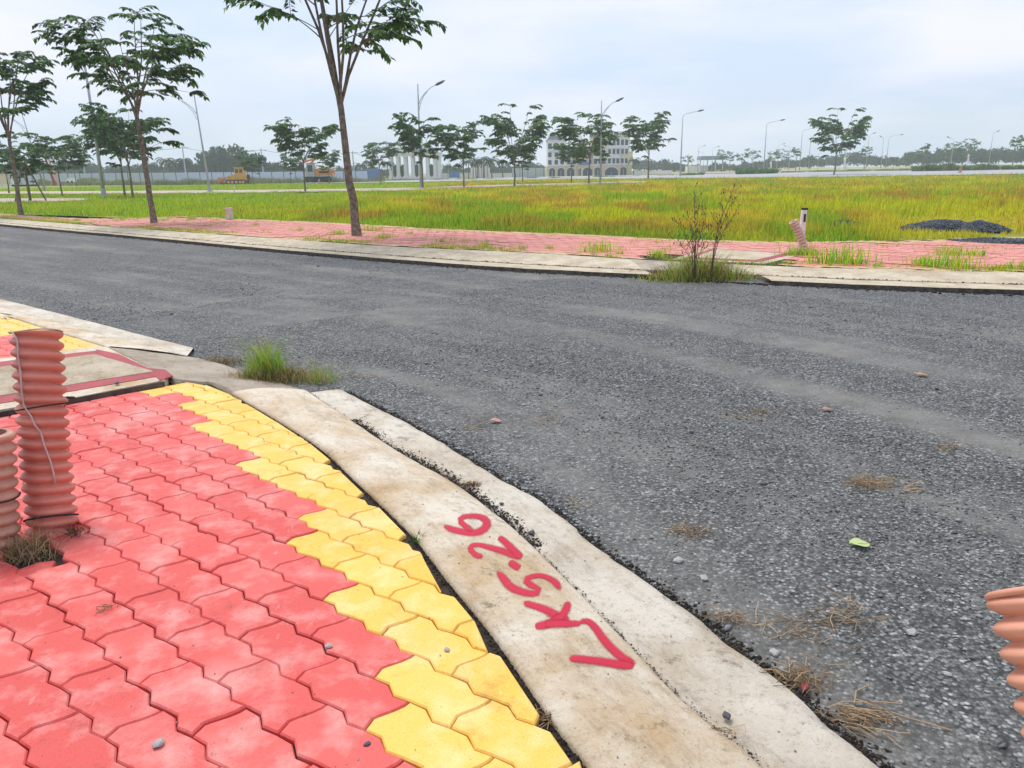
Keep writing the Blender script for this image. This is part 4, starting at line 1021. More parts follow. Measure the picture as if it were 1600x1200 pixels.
def pavilion():
    Y = 170; p = PY(751, 280, Y); s = Y/1200; t = thing('pavilion', 'small white and pink pavilion among the palms, right of the colonnade gate', 'pavilion', p)
    m = MB(); m.box((0, .6, 1.5), (27*s, 2.6, 3.0)); m.build('wall', M_PINK, t)
    for x in (-13, -8.6, -4.3, 0, 4.3, 8.6, 13): m = MB(); m.box((x*s, -.9, 1.5), (.42, .4, 3.0)); m.build('column', M_BWHITE, t)
    m = MB(); m.box((0, .4, 3.15), (30*s, 3.6, .3)); m.box((0, .4, 3.4), (28*s, 3.0, .2)); m.build('roof', M_BWHITE, t)
    m = MB(); m.box((-8*s, -.75, 1.0), (.7, .1, 1.9)); m.build('door', M_GLASS, t)
pavilion()
for (u0, u1, vb, h, lab, nm) in [(688, 735, 281, 1.3, 'low white garden wall between the colonnade and the pavilion', 'garden_wall'), (765, 800, 279, 1.0, 'low white garden wall right of the pavilion', 'garden_wall'), (986, 1050, 273, .7, 'low pale garden wall right of the building', 'garden_wall')]:
    Y = 165; a = PY(u0, vb, Y); b = PY(u1, vb, Y); t = thing(nm, lab, 'wall', a.lerp(b, .5)); w = (b-a).length
    m = MB(); m.box((0, 0, h/2), (w, .25, h)); m.build('wall', M_BWHITE, t); m = MB(); m.box((0, 0, h+.05), (w+.1, .4, .1)); m.build('coping', M_BWHITE, t)
for (u, vb, w, h, lab) in [(578, 283, 4.5, 1.9, 'blue hoarding left of the colonnade'), (710, 279, 2.0, 1.0, 'blue panel in front of the garden wall')]:
    t = thing('hoarding', lab, 'hoarding', PY(u, vb, 150)); m = MB(); m.box((0, 0, h/2+.2), (w, .08, h)); m.build('panel', simple('blue_sheet', (.10, .20, .42), (.07, .14, .30), 1, .6, 0) if 'blue_sheet' not in MATS else MATS['blue_sheet'], t)
    for x in (-.45*w, .45*w): m = MB(); m.box((x, .08, h/2), (.1, .08, h+.3)); m.build('post', M_METAL, t)

# ------------------------------------------------------------------ the four-storey building
def building():
    Y = 165; s = Y/1200; base = PY(922, 276.2, Y); t = thing('building', 'cream and white four-storey building with arched arcade and grey mansard roofs', 'building', base)
    X = lambda u: (u-922)*s*1.0
    Hh = lambda v: (275.5-v)*s
    # wings: (u0,u1, top v, depth)
    def wall(u0, u1, v0, v1, y, mat, d=8.0, name='wall'):
        m = MB(); m.box(((X(u0)+X(u1))/2, y+d/2, (Hh(v0)+Hh(v1))/2), (X(u1)-X(u0), d, Hh(v1)-Hh(v0))); return m.build(name, mat, t)
    wall(857, 902, 277, 259, 0, M_CREAM); wall(902.2, 984, 277, 259, -.4, M_CREAM, 8.4)
    # upper storeys behind the arcade
    wall(859, 886, 258.8, 222, .3, M_BWHITE, 7.5); wall(886.2, 903, 258.8, 236, .5, M_CREAM, 7); wall(903.2, 918, 258.8, 236, .4, M_CREAM, 7); wall(918.2, 926, 258.8, 234, .2, M_PINK, 7); wall(926.2, 946, 258.8, 218, .1, M_CREAM, 7.5); wall(946.2, 981, 258.8, 217, .3, M_BWHITE, 7.5)
    wall(970, 985.5, 258.8, 240, -.1, M_CREAM, .3)
    def mans(u0, u1, v0, v1, y, d, ins):
        x0, x1 = X(u0), X(u1); z0, z1 = Hh(v0), Hh(v1)
        V = [(x0-.15, y-.15, z0), (x1+.15, y-.15, z0), (x1+.15, y+d+.15, z0), (x0-.15, y+d+.15, z0), (x0+ins, y+ins, z1), (x1-ins, y+ins, z1), (x1-ins, y+d-ins, z1), (x0+ins, y+d-ins, z1)]
        return link('roof', mesh_of('roof', V, [[0, 1, 5, 4], [1, 2, 6, 5], [2, 3, 7, 6], [3, 0, 4, 7], [4, 5, 6, 7], [3, 2, 1, 0]], M_ROOF), t)
    mans(858.5, 886.5, 221.8, 215, .3, 7.5, .6); rf = mans(926, 981.5, 216.8, 211, .1, 7.7, .5); mans(886.4, 925.8, 235.8, 231, .6, 6.5, .5)
    for u in (958, 966, 974, 935):
        m = MB(); m.box((X(u), .2, Hh(214.5)), (.55, .7, .75)); dmr = m.build('dormer', M_BWHITE, t); m = MB(); m.box((X(u), -.16, Hh(214.6)), (.32, .02, .45)); m.build('pane', M_GLASS, dmr)
    for (u0, u1, v, y) in [(857, 902, 258.8, -.05), (902, 984.4, 258.8, -.45), (858, 886.6, 222.0, .12), (925.8, 981.6, 217.1, -.05), (945.8, 981.4, 234.2, .2), (858, 886.4, 237, .18)]:
        m = MB(); m.box(((X(u0)+X(u1))/2, y+.12, Hh(v)), (X(u1)-X(u0), .5, .14)); m.build('cornice', M_BWHITE, t)
    def window(u, v0, v1, w, y, framed=True):
        z0, z1 = Hh(v0), Hh(v1); m = MB(); m.box((X(u), y-.03, (z0+z1)/2), (w+.22, .08, z1-z0+.22)); f = m.build('window', M_BWHITE, t)
        m = MB(); m.box((X(u), y-.055, (z0+z1)/2), (w, .06, z1-z0)); m.build('pane', M_GLASS, f)
    for u in (861.5, 871, 880): window(u, 234.5, 226.5, .75, .3); window(u, 246, 239.5, .7, .3); window(u, 257, 250.5, .7, .3)
    for u in (890, 898): window(u, 246, 239, .7, .5); window(u, 257, 250.5, .7, .5)
    for u in (907, 914): window(u, 246, 239, .8, .4); window(u, 257, 250.5, .8, .4)
    window(922, 246, 239, .6, .2); window(922, 257, 250.5, .6, .2)
    for u in (930, 937, 942.5): window(u, 245.5, 237, .6, .1); window(u, 257, 249.5, .75, .1); window(u, 230, 222, .55, .1)
    for u in (951, 957.5, 963.5, 970, 976): window(u, 230.5, 222.5, .6, .3); window(u, 243, 236, .55, .3 if u < 969 else -.1); window(u, 256.5, 249.5, .55, .3 if u < 969 else -.1)
    # arcade openings: dark arches set proud by millimetres, with stone rims
    def arch(u0, u1, y, v0=275, v1=262):
        x0, x1 = X(u0), X(u1); r = (x1-x0)/2; z0 = Hh(v0); z1 = Hh(v1); sp = max(z0+.3, z1-r*.75); cx = (x0+x1)/2
        top = [(cx+r*math.cos(a), sp+(z1-sp)*math.sin(a)) for a in np.linspace(0, math.pi, 13)]; pl = [(x0, z0), (x1, z0)]+top
        m = MB(); pl2 = [(cx+(x-cx)*1.09, z if z == z0 else z+.14) for x, z in pl]; m.prism(pl2, y-.10, y+.02); f = m.build('arch', M_BWHITE, t)
        m = MB(); m.prism(pl, y-.13, y+.01); m.build('opening', M_GLASS, f)
        m = MB(); m.box((cx, y-.15, (z0+sp)/2), (.06, .03, sp-z0)); m.build('door_frame', M_BWHITE, f)
    for a in [(860.5, 869), (873, 883), (887, 898)]: arch(*a, 0)
    for a in [(911, 925), (928, 938), (944, 963.5), (967, 976)]: arch(*a, -.4)
    arch(904, 908, -.4, 275, 263)
    for u in (858, 870.8, 885, 900, 909.3, 926.5, 941, 965.2, 979): m = MB(); m.box((X(u), -.15 if u < 902 else -.55, (Hh(277)+Hh(259.5))/2), (.42, .25, Hh(259.5)-Hh(277))); m.build('pilaster', M_CREAM, t)
    for u in (930, 951, 963.5): m = MB(); m.box((X(u), -.15, Hh(247.8)), (1.0, .5, .35)); m.build('balcony', M_BWHITE, t)
    m = MB(); m.box((X(912), -.6, Hh(256)), (2.2, .4, .5)); m.build('awning', MATS['blue_sheet'], t)
building()

# ------------------------------------------------------------------ distant trees, palms, bushes
def cloud_leaves(seed, n, rx, ry, rz, size, blobs=9):
    r = np.random.default_rng(seed); c = r.normal(0, 1, (blobs, 3)); c /= np.linalg.norm(c, axis=1, keepdims=True)+1e-9; c *= r.random((blobs, 1))**.5*.75; c[:, 2] = np.abs(c[:, 2])*.9
    k = r.integers(0, blobs, n); d = r.normal(0, 1, (n, 3)); d /= np.linalg.norm(d, axis=1, keepdims=True); br = .25+.22*r.random(blobs)
    P = (c[k]+d*br[k][:, None]*r.random((n, 1))**.25)*np.array([rx, ry, rz]); D = d*.6+r.normal(0, .6, (n, 3)); D /= np.linalg.norm(D, axis=1, keepdims=True)
    Nn = r.normal(0, 1, (n, 3)); Nn -= D*(Nn*D).sum(1, keepdims=True); Nn /= np.linalg.norm(Nn, axis=1, keepdims=True); L = size*(.6+.8*r.random((n, 1)))
    return leaf_quads(P, D, Nn, L, L*.7)
FT = []
for k in range(4):
    V, Fa = cloud_leaves(400+k, 1500, 1, 1, 1, .16, 10); cr = mesh_of('crown', V+np.array([0, 0, .55]), Fa, M_FARLEAF)
    m = MB(); m.tube([(0, 0, -.1), (.02, 0, .4), (-.03, 0, .9)], [.05, .04, .02], 5); m.tube([(0, 0, .35), (.3, .1, .8)], [.03, .01], 4); FT.append((mesh_of('trunk', m.v, m.f, M_BARK), cr))
def far_tree(u, vb, vt, w, Y, k, label, group, name='broadleaf_tree'):
    p = PY(u, vb, Y); h = zh(u, vb, vt, Y); t = thing(name, label, 'tree', p, k*1.3, group); t.scale = (w, w, h/1.45); a = link('trunk', FT[k % 4][0], t); b = link('crown', FT[k % 4][1], t); return t
GF = 'hazy trees of the distant tree line'
for k, (u, vt, w, lab) in enumerate([(332, 236, 3.2, 'left tree of the tall round clump behind the bulldozer'), (352, 227, 4.2, 'tallest tree of the round clump behind the bulldozer'), (378, 228, 4.0, 'second crown of the round clump, just right of the tallest'), (402, 236, 3.2, 'right shoulder tree of the clump behind the bulldozer'), (300, 248, 3.0, 'low far tree left of the round clump'), (432, 252, 3.2, 'low far tree right of the round clump')]):
    far_tree(u, 286, vt, w, 185, k, lab, GF)
def band_wood(name, u0, u1, vb, tops, Y, n, seed, label, sz=.55, spread=9):
    r = np.random.default_rng(seed); VV = []; FF = []; c = 0
    for k in range(n):
        u = u0+(u1-u0)*(k+.5)/n+r.normal(0, 2); vt = np.interp(u, [a for a, b in tops], [b for a, b in tops])+r.normal(0, 2.2); y = Y+r.uniform(-spread, spread)
        p = PY(u, np.interp(u, [u0, u1], vb), y); h = max(1.0, zh(u, np.interp(u, [u0, u1], vb), vt, y)); w = h*r.uniform(.35, .6)+.6
        V, Fa = cloud_leaves(seed*100+k, int(240+60*h), w, w, h*.55, sz, 8); VV.append(V+np.array([p.x, p.y, p.z+h*.42])); FF.append(Fa+c); c += len(V)
    o = link(name, mesh_of(name, np.concatenate(VV), np.concatenate(FF), M_FARLEAF)); o['kind'] = 'stuff'; tag(o, label)
band_wood('distant_wood', -60, 330, (286, 285), [(-60, 252), (40, 256), (130, 253), (240, 256), (330, 252)], 210, 44, 1, 'hazy blue-green wood behind the fence at the left')
band_wood('distant_wood', 400, 620, (284, 282), [(400, 256), (480, 260), (560, 258), (620, 266)], 230, 26, 2, 'low hazy wood behind the machines and small trees')
band_wood('distant_wood', 690, 870, (279, 276), [(690, 262), (760, 258), (820, 255), (870, 256)], 240, 22, 3, 'low hazy wood behind the pavilion and palms')
band_wood('distant_wood', 985, 1130, (272, 270), [(985, 247), (1010, 246), (1060, 255), (1130, 257)], 260, 22, 4, 'hazy low trees right of the building')
band_wood('distant_wood', 1130, 1420, (268, 262), [(1130, 257), (1200, 250), (1300, 243), (1330, 233), (1345, 240), (1420, 247)], 260, 40, 5, 'hazy wood behind the lone umbrella tree')
band_wood('distant_wood', 1415, 1680, (262, 258), [(1415, 232), (1440, 234), (1500, 229), (1600, 229), (1680, 228)], 230, 40, 6, 'dense blue-green wood along the right skyline')
# weedy bank before the fence and bushes near the far road
def scrub(name, u0, u1, vb, dv, Y, n, seed, label, c1):
    r = np.random.default_rng(seed); u = r.uniform(u0, u1, n); y = Y+r.uniform(-4, 4, n); vb_ = np.interp(u, [u0, u1], vb)
    P = np.array([tuple(PY(a, b, c)) for a, b, c in zip(u, vb_, y)]); hh = dv*Y/1200*(.4+.9*fbm(u*.06, u*0, seed, 3))*(.6+.6*r.random(n))
    t = np.array(c1)[None]*(.5+.9*r.random((n, 1)))
    o = blades(name, P[:, 0], P[:, 1], P[:, 2]-.05, hh, np.full(n, .12), t, None, .8, seed); o['kind'] = 'stuff'; tag(o, label)
scrub('scrub', 60, 600, (290, 286), 11, 122, 9000, 31, 'pale dry scrub and tall weeds in front of the metal fence', (.20, .24, .09))
scrub('scrub', 1150, 1215, (272, 271), 10, 120, 2600, 32, 'green bushes at the near side of the far road', (.10, .22, .05))
scrub('scrub', 1425, 1540, (267, 265), 12, 112, 3600, 33, 'low green-brown bank beyond the far road at the right', (.14, .20, .06))
scrub('scrub', 1540, 1680, (265, 263), 9, 114, 3000, 34, 'dark green bank at the right end of the far road', (.10, .16, .05))
scrub('scrub', 1065, 1100, (274, 273), 5, 125, 900, 35, 'small bushes beside the curved lamp', (.12, .20, .07))
scrub('scrub', 600, 860, (283, 280), 4, 135, 4000, 36, 'thin grass strip in front of the white gate', (.22, .30, .10))
scrub('scrub', 860, 1060, (279, 275), 3, 130, 2600, 37, 'thin grass strip in front of the building', (.22, .28, .10))
scrub('scrub', 1220, 1430, (270, 266), 3.5, 130, 3000, 38, 'thin green verge beyond the far road', (.20, .28, .09))
# palms
def palm(seed, droop=1.0, nf=14, fl=.42):
    r = random.Random(seed); m = MB(); m.tube([(0, 0, -.05), (.03, 0, .4), (.01, 0, .8)], [.035, .025, .02], 6); tk = mesh_of('trunk', m.v, m.f, M_BARK); B = []; D = []
    for k in range(nf):
        az = 6.283*k/nf+r.uniform(-.2, .2); h = Vector((math.cos(az), math.sin(az), 0)); el = r.uniform(.1, 1.2); q = Vector((.01, 0, .8))
        for j in range(14):
            a = el-droop*j/14*1.9; d = h*math.cos(a)+Vector((0, 0, math.sin(a))); q = q+d*fl/14; sd_ = Vector((-h.y, h.x, 0))
            for s in (-1, 1): B.append(tuple(q)); D.append(tuple((sd_*s*.8+d*.6-Vector((0, 0, .35))).normalized()))
    B = np.array(B); D = np.array(D); Nn = np.tile([0, 0, 1.], (len(B), 1)); V, Fa = leaf_quads(B, D, Nn, .13, .03); return tk, mesh_of('crown', V, Fa, M_FARLEAF)
PALMS = [palm(1), palm(2, .8, 16), palm(3, 1.2, 12, .36)]
pl = [(263, 285, 244, 'coconut palm right of the layered tree trunk'), (275, 285, 248, 'short coconut palm beside the taller one'), (292, 285, 243, 'coconut palm at the foot of the utility pole'), (238, 285, 252, 'low palm just right of the layered tree trunk'),
      (564, 283, 254, 'palm just right of the tallest trunk'), (578, 283, 247, 'palm left of the small tree by the colonnade'), (606, 283, 250, 'palm touching the left of the colonnade'),
      (732, 280, 247, 'leftmost of the row of palms over the pavilion'), (746, 280, 245, 'second palm from the left over the pavilion'), (756, 280, 243, 'tallest palm over the pavilion'), (769, 279, 244, 'slim palm right of the pavilion'), (786, 279, 246, 'rightmost large palm right of the pavilion'), (716, 280, 254, 'small palm left of the pavilion'), (990, 272, 246, 'palm at the right end of the building')]
for k, (u, vb, vt, lab) in enumerate(pl):
    Y = 160; p = PY(u, vb, Y); t = thing('palm_tree', lab, 'palm tree', p, k*.9, 'distant palms'); h = zh(u, vb, vt, Y); w = h if h < 5.5 else 5.5; t.scale = (w, w, h/.97); link('trunk', PALMS[k % 3][0], t); link('crown', PALMS[k % 3][1], t)
# roofed bridge-like shelter, statues
t = thing('shelter', 'grey-blue flat-roofed shelter on posts far right of the building', 'shelter', PY(1111, 269, 220)); s_ = 220/1200
m = MB(); m.box((0, 0, 20.5*s_), (39*s_, 5, 5.5*s_), taper=.96); m.build('roof', simple('blue_grey_roof', (.20, .24, .32), (.16, .19, .26), 1, .6, 0), t)
for x in (-17, -6, 6, 17): m = MB(); m.box((x*s_, 0, 9*s_), (1.1*s_, .5, 18*s_)); m.build('post', M_BWHITE, t)
m = MB(); m.box((-20*s_, 2, 5*s_), (30*s_, 3, 10*s_)); m.build('annex', M_BWHITE, t)
def statue(u, vb, vt, Y, lab, arm=True):
    p = PY(u, vb, Y); h = zh(u, vb, vt, Y); t = thing('statue', lab, 'statue', p); m = MB(); m.box((0, 0, h*.08), (h*.34, h*.34, h*.16)); m.box((0, 0, h*.2), (h*.24, h*.24, h*.1)); m.build('pedestal', M_BWHITE, t)
    m = MB(); pr_ = [(.24, .10), (.40, .085), (.52, .06), (.60, .075), (.72, .10), (.78, .085), (.81, .035), (.84, .04), (.88, .05), (.92, .035), (.94, .01)]
    m.tube([(0.02*h*math.sin(z*6), 0, h*z) for z, r_ in pr_], [h*r_ for z, r_ in pr_], 9)
    if arm: m.tube([(.07*h, 0, .75*h), (.16*h, 0, .84*h), (.26*h, 0, h)], [.03*h, .025*h, .015*h], 5); m.tube([(-.07*h, 0, .75*h), (-.13*h, -.02*h, .62*h)], [.03*h, .02*h], 5)
    m.build('figure', M_WHITE, t, True)
statue(1319, 265, 242, 140, 'white statue with a raised arm right of the umbrella tree trunk')
statue(1204, 268, 250, 150, 'slim white statue right of the curved-arm lamp', False)
statue(1512, 256, 239, 118, 'white statue on the green bank at the right', False)
m = MB(); t = thing('concrete_marker', 'short grey concrete post at the front edge of the grass field', 'marker post', (*G(359, 343), 0)); m.box((0, 0, .14), (.16, .16, .30), taper=.9); m.box((0, 0, .30), (.2, .2, .05)); m.build('post', M_GUTTER, t)
t = thing('marker_stake', 'thin white stake in the grass in front of the bulldozer', 'stake', PY(366, 300, 55)); m = MB(); m.tube([(0, 0, -.05), (.04, 0, .48)], .035, 6); m.build('stake', M_WHITE, t)
t = thing('road_cone', 'small orange cone on the far road at the right', 'traffic cone', PY(1500, 269.5, 85)); m = MB(); m.tube([(0, 0, .03), (0, 0, .5)], [.17, .04], 10); m.build('cone', M_OMACH, t); m = MB(); m.box((0, 0, .015), (.4, .4, .03)); m.build('foot', M_BLACK, t)

# ------------------------------------------------------------------ corrugated pipes
def ribbed(axis, R, pitch, amp, wall=.008, n=40, helix=True, mat=None, name='tube', parent=None, z0=0):
    P = resample(axis, int(sum((Vector(b)-Vector(a)).length for a, b in zip(axis, axis[1:]))/pitch*10)+2); V = []; Fc = []; L = 0
    for i, p in enumerate(P):
        if i: L += (p-P[i-1]).length
        d = (P[min(i+1, len(P)-1)]-P[max(i-1, 0)]).normalized(); a = (Vector((0, 1, 0))-d*d.y).normalized(); b = d.cross(a)
        for k in range(n):
            th = 2*math.pi*k/n; ph = L/pitch+(th/(2*math.pi) if helix else 0); q = ph-math.floor(ph); r = R+amp*(abs(math.sin(math.pi*q))**.85-.5)
            V.append(p+(a*math.cos(th)+b*math.sin(th))*r)
    m_ = len(P)
    for i in range(m_-1):
        for k in range(n): k2 = (k+1) % n; Fc.append([i*n+k, i*n+k2, (i+1)*n+k2, (i+1)*n+k])
    # inner wall
    b0 = len(V); step = 10; rings = [P[-1], P[-1]-(P[-1]-P[-4]).normalized()*.006]+[P[m_-1-q] for q in range(8, min(m_, 90), 8)]
    for i, p in enumerate(rings):
        d = (P[-1]-P[-6]).normalized(); a = (Vector((0, 1, 0))-d*d.y).normalized(); b = d.cross(a); rr = R-amp*.5-wall+(amp*.25*(i % 2))
        for k in range(n): th = 2*math.pi*k/n; V.append(p+(a*math.cos(th)+b*math.sin(th))*rr)
    for k in range(n): k2 = (k+1) % n; Fc.append([(m_-1)*n+k, (m_-1)*n+k2, b0+k2, b0+k])
    for i in range(len(rings)-1):
        for k in range(n): k2 = (k+1) % n; Fc.append([b0+i*n+k, b0+i*n+k2, b0+(i+1)*n+k2, b0+(i+1)*n+k])
    o = link(name, mesh_of(name, V, Fc, mat, True), parent); return o
def depth_pt(u, v, dz):                  # point at dz metres along the camera axis
    x, y, w = ray(u, v); ax = Vector((0, math.cos(PITCH), -math.sin(PITCH))); r_ = Vector((x, y, w)); return Vector((0, 0, CAMH))+r_*(dz/r_.dot(ax))
pb1 = Vector((*G(84, 838, -.03), -.03)); dpt = pb1.y*math.cos(PITCH)+(CAMH-pb1.z)*math.sin(PITCH)
pt1 = depth_pt(57, 518, dpt-.03); print('pipe1', pb1, pt1, dpt)
t1 = thing('corrugated_pipe', 'tall red corrugated pipe end standing out of the near pavement', 'pipe', pb1)
ribbed([tuple(Vector((0, 0, -.02))), tuple((pt1-pb1)*.4+Vector((-.005, 0, 0))), tuple(pt1-pb1)], .072, .0395, .022, mat=M_PIPE1, parent=t1)
ax_ = (pt1-pb1)
def on_pipe(base, axis, s, th, R): d = axis.normalized(); a = (Vector((0, 1, 0))-d*d.y).normalized(); b = d.cross(a); return axis*s+(a*math.cos(th)+b*math.sin(th))*R
m = MB(); m.tube([on_pipe(0, ax_, s, th, .085 if s < .99 else .083) for s, th in [(1.0, 2.2), (.995, 2.7), (.96, 2.95), (.88, 2.92), (.80, 2.98), (.72, 2.95), (.65, 3.0), (.60, 3.25), (.56, 3.35), (.52, 3.55), (.45, 3.65), (.38, 3.8), (.32, 3.88), (.27, 3.9)]], .0032, 6); m.build('tie_wire', M_WIREW, t1, True)
m = MB(); m.tube([on_pipe(0, ax_, .635-.012*math.sin(th), th, .084) for th in np.linspace(1.2, 5.2, 30)], .0028, 5); m.build('binding_cord', M_BLACK, t1, True)
m = MB(); m.tube([on_pipe(0, ax_, 1.0+.006*math.sin(th*2), th, .080) for th in np.linspace(2.2, 5.2, 22)], .0028, 5); m.build('tie_wire', M_WIREW, t1, True)
m = MB(); m.tube([on_pipe(0, ax_, .09+.028*math.sin(th-2), th, .086) for th in np.linspace(1.6, 4.9, 24)], .0035, 5); m.build('binding_cord', M_BLACK, t1, True)
pb2 = Vector((*G(-12, 868, -.03), -.03)); d2_ = pb2.y*math.cos(PITCH)+(CAMH-pb2.z)*math.sin(PITCH); pt2 = depth_pt(-22, 676, d2_-.08)
t2 = thing('corrugated_pipe', 'shorter faded brownish corrugated pipe at the left picture edge', 'pipe', pb2)
ribbed([(0, 0, -.02), tuple((pt2-pb2)*.5), tuple(pt2-pb2)], .075, .041, .020, mat=M_PIPE2, parent=t2)
m = MB(); a2_ = pt2-pb2; m.tube([on_pipe(0, a2_, .5+.01*math.sin(th), th, .087) for th in np.linspace(1.6, 5.4, 24)], .0028, 5); m.build('binding_cord', M_BLACK, t2, True)
tp3 = depth_pt(1637, 925, 1.45); dr3 = Vector((.035, -.66, -.857)); bt3 = tp3+dr3*(tp3.z/.857)
t3 = thing('corrugated_pipe', 'pale salmon corrugated pipe leaning in at the right picture edge', 'pipe', bt3); print('pipe3', tp3, bt3)
ribbed([tuple(Vector((0, 0, 0))), tuple((tp3-bt3)*.5), tuple(tp3-bt3)], .090, .0455, .031, mat=M_PIPE3, parent=t3)
m = MB(); d3 = (tp3-bt3); m.tube([on_pipe(0, d3, 1.0, th, .098) for th in np.linspace(0, 6.283, 41)], .007, 8, False); m.build('cut_rim', M_PIPE3, t3, True)
# the far one with its white stake
fb = Vector((*G(1256, 394), 0)); t4 = thing('corrugated_pipe', 'bent red and white ribbed pipe leaning on the far pavement', 'pipe', fb)
M_RW = simple('dusty_striped_pipe', (.74, .60, .52), (.50, .19, .12), 60, .6, .1)
px = lambda u, v: PY(u, v, fb.y)-fb
ribbed([tuple(px(1257, 395)), tuple(px(1253, 375)), tuple(px(1247, 360)), tuple(px(1239, 346))], .052, .048, .030, n=24, helix=False, mat=M_RW, parent=t4)
ws = Vector((*G(1251, 388), 0)); t5 = thing('marker_stake', 'upright white painted stake behind the bent ribbed pipe', 'stake', ws); hs = zh(1251, 388, 327, ws.y)
m = MB(); m.box((0, 0, hs/2), (.075, .07, hs), taper=.92, ry=.02); m.build('stake', M_WHITE, t5); m = MB(); m.box((0.01, -.037, hs*.78), (.03, .006, .12)); m.build('dark_notch', M_BLACK, t5)
m = MB(); m.box((.01, 0, hs+.005), (.08, .075, .03)); m.build('burnt_top', M_BLACK, t5)

# ------------------------------------------------------------------ weeds, straw, litter
def clump(name, label, cat, u, v, z, n, rad, h, cols, seed, w=.0035, lean=1.0, kind=None, sx=1.0):
    r = np.random.default_rng(seed); X, Y = G(u, v, z); x = r.normal(0, rad*sx, n); y = r.normal(0, rad, n); c = np.array(cols)[r.integers(0, len(cols), n)]*(.6+.7*r.random((n, 1)))
    H = h*(.35+.8*r.random(n))*np.exp(-((x/sx)**2+y**2)/(2*rad*rad)*.5)
    o = blades(name, x, y, np.zeros(n)-.006, H, np.full(n, w), c, None, lean, seed); o.name = 'blades'; o['kind'] = 'stuff'; t_ = thing(name, label, cat, (X, Y, z)); o.parent = t_
    return o
GREEN = (.24, .50, .035); DRYC = (.45, .36, .16); BRN = (.20, .11, .05); YGc = (.38, .42, .05)
clump('grass_clump', 'bright green grass clump growing from the near gutter end', 'grass clump', 418, 590, -.09, 650, .055, .36, [GREEN, GREEN, YGc, DRYC], 71, .004, .9, sx=1.3)
clump('grass_clump', 'dry brown straw matted round the bright green clump', 'grass clump', 428, 592, -.085, 1700, .07, .13, [DRYC, (.55, .42, .22), BRN, YGc, (.1, .07, .04)], 72, .003, 2.0, sx=2.8)
clump('grass_clump', 'dead brown grass along the end of the left gutter', 'grass clump', 345, 568, -.09, 380, .05, .10, [BRN, DRYC, (.1, .07, .04)], 73, .003, 2.2, sx=2.2)
clump('grass_clump', 'wispy green grass at the tip of the right gutter start', 'grass clump', 500, 596, -.09, 140, .04, .22, [GREEN, DRYC], 74, .003, 1.2, sx=1.4)
clump('grass_clump', 'yellow-green grass clump in the far gutter gap', 'grass clump', 1092, 437, -.10, 1500, .12, .42, [DRYC, YGc, YGc, BRN, GREEN], 75, .008, 1.2, sx=2.6)
clump('grass_clump', 'brown dead stalks at the left of the far gutter gap', 'grass clump', 1010, 430, -.10, 500, .07, .12, [BRN, DRYC, (.1, .06, .04)], 76, .006, 2.5, sx=5)
clump('grass_clump', 'dry straw tangle at the foot of the two left pipes', 'grass clump', 42, 868, -.01, 420, .045, .13, [DRYC, (.5, .42, .28), BRN], 77, .0026, 2.0, sx=1.4)
clump('grass_clump', 'dark dead roots beside the tall red pipe', 'grass clump', 118, 838, -.01, 160, .025, .07, [(.06, .04, .03), BRN], 78, .0026, 2.2)
clump('grass_clump', 'green weeds at the foot of the far ribbed pipe', 'grass clump', 1256, 398, 0, 320, .09, .14, [GREEN, YGc, BRN], 79, .007, 1.6, sx=1.6)
clump('grass_clump', 'sprig of green weed in the gap beside the yellow pavers', 'grass clump', 653, 848, -.02, 60, .012, .055, [(.09, .20, .03)], 80, .004, 1.2)
clump('grass_clump', 'brown moss tuft in the fold of the near kerb', 'grass clump', 738, 757, -.078, 420, .018, .022, [BRN, (.09, .06, .04), (.25, .12, .08)], 81, .002, 2.0, sx=1.6)
def tall_weed(u, v, seed, label, stems):
    b = Vector((*G(u, v), -.06)); rd = random.Random(seed); t = thing('dry_weed', label, 'weed', b); m = MB(); mh = MB()
    for (u1, v1) in stems:
        e = PY(u1, v1, b.y)-b+Vector((0, rd.uniform(-.1, .1), 0)); mid = e*.5+Vector((-e.x*.22, 0, .04)); pts = resample([(0, 0, 0), tuple(mid), tuple(e)], 9); m.tube(pts, [.0042*(1-.7*k/8)+.0012 for k in range(9)], 4)
        for k in range(16):
            q = pts[rd.randint(4, 8)]; q2 = q+Vector((rd.uniform(-.09, .09), rd.uniform(-.05, .05), rd.uniform(.02, .12))); m.tube([q, q2], .0016, 3); mh.tube([q2, q2+Vector((rd.uniform(-.01, .01), 0, .022))], [.008, .003], 4)
    m.build('stem', M_WEED, t); mh.build('seed_head', M_WEED, t)['kind'] = 'stuff'
tall_weed(1085, 428, 5, 'tall dry seed-headed weed in the left of the far gutter gap', [(1092, 320), (1075, 345), (1060, 350), (1104, 338), (1084, 300), (1050, 372), (1112, 360), (1068, 385)])
tall_weed(1110, 428, 6, 'tall arching dry weed leaning right from the far gutter gap', [(1146, 300), (1158, 326), (1120, 350), (1136, 322)])
def straw(name, label, u, v, n, L, seed, z=-.098, spread=.05, ang=None, thick=.0012):
    r = random.Random(seed); c = Vector((*G(u, v, z), z)); m = MB()
    for k in range(n):
        a = r.uniform(0, 6.28) if ang is None else ang+r.gauss(0, .35); p = Vector((r.gauss(0, spread), r.gauss(0, spread*.6), .004+r.random()*.012)); l = L*r.uniform(.3, 1); d = Vector((math.cos(a), math.sin(a), r.uniform(-.05, .1)))
        m.tube([p, p+d*l*.5+Vector((r.gauss(0, .01), r.gauss(0, .01), .004)), p+d*l+Vector((0, 0, -.003))], thick, 3)
    t_ = thing(name, label, 'straw' if name == 'dry_straw' else 'twig', c); m.build('stalks', M_STRAW, t_)['kind'] = 'stuff'
straw('dry_straw', 'orange-brown straw tangle with stalk on the road at the right', 1360, 757, 90, .10, 1, spread=.045)
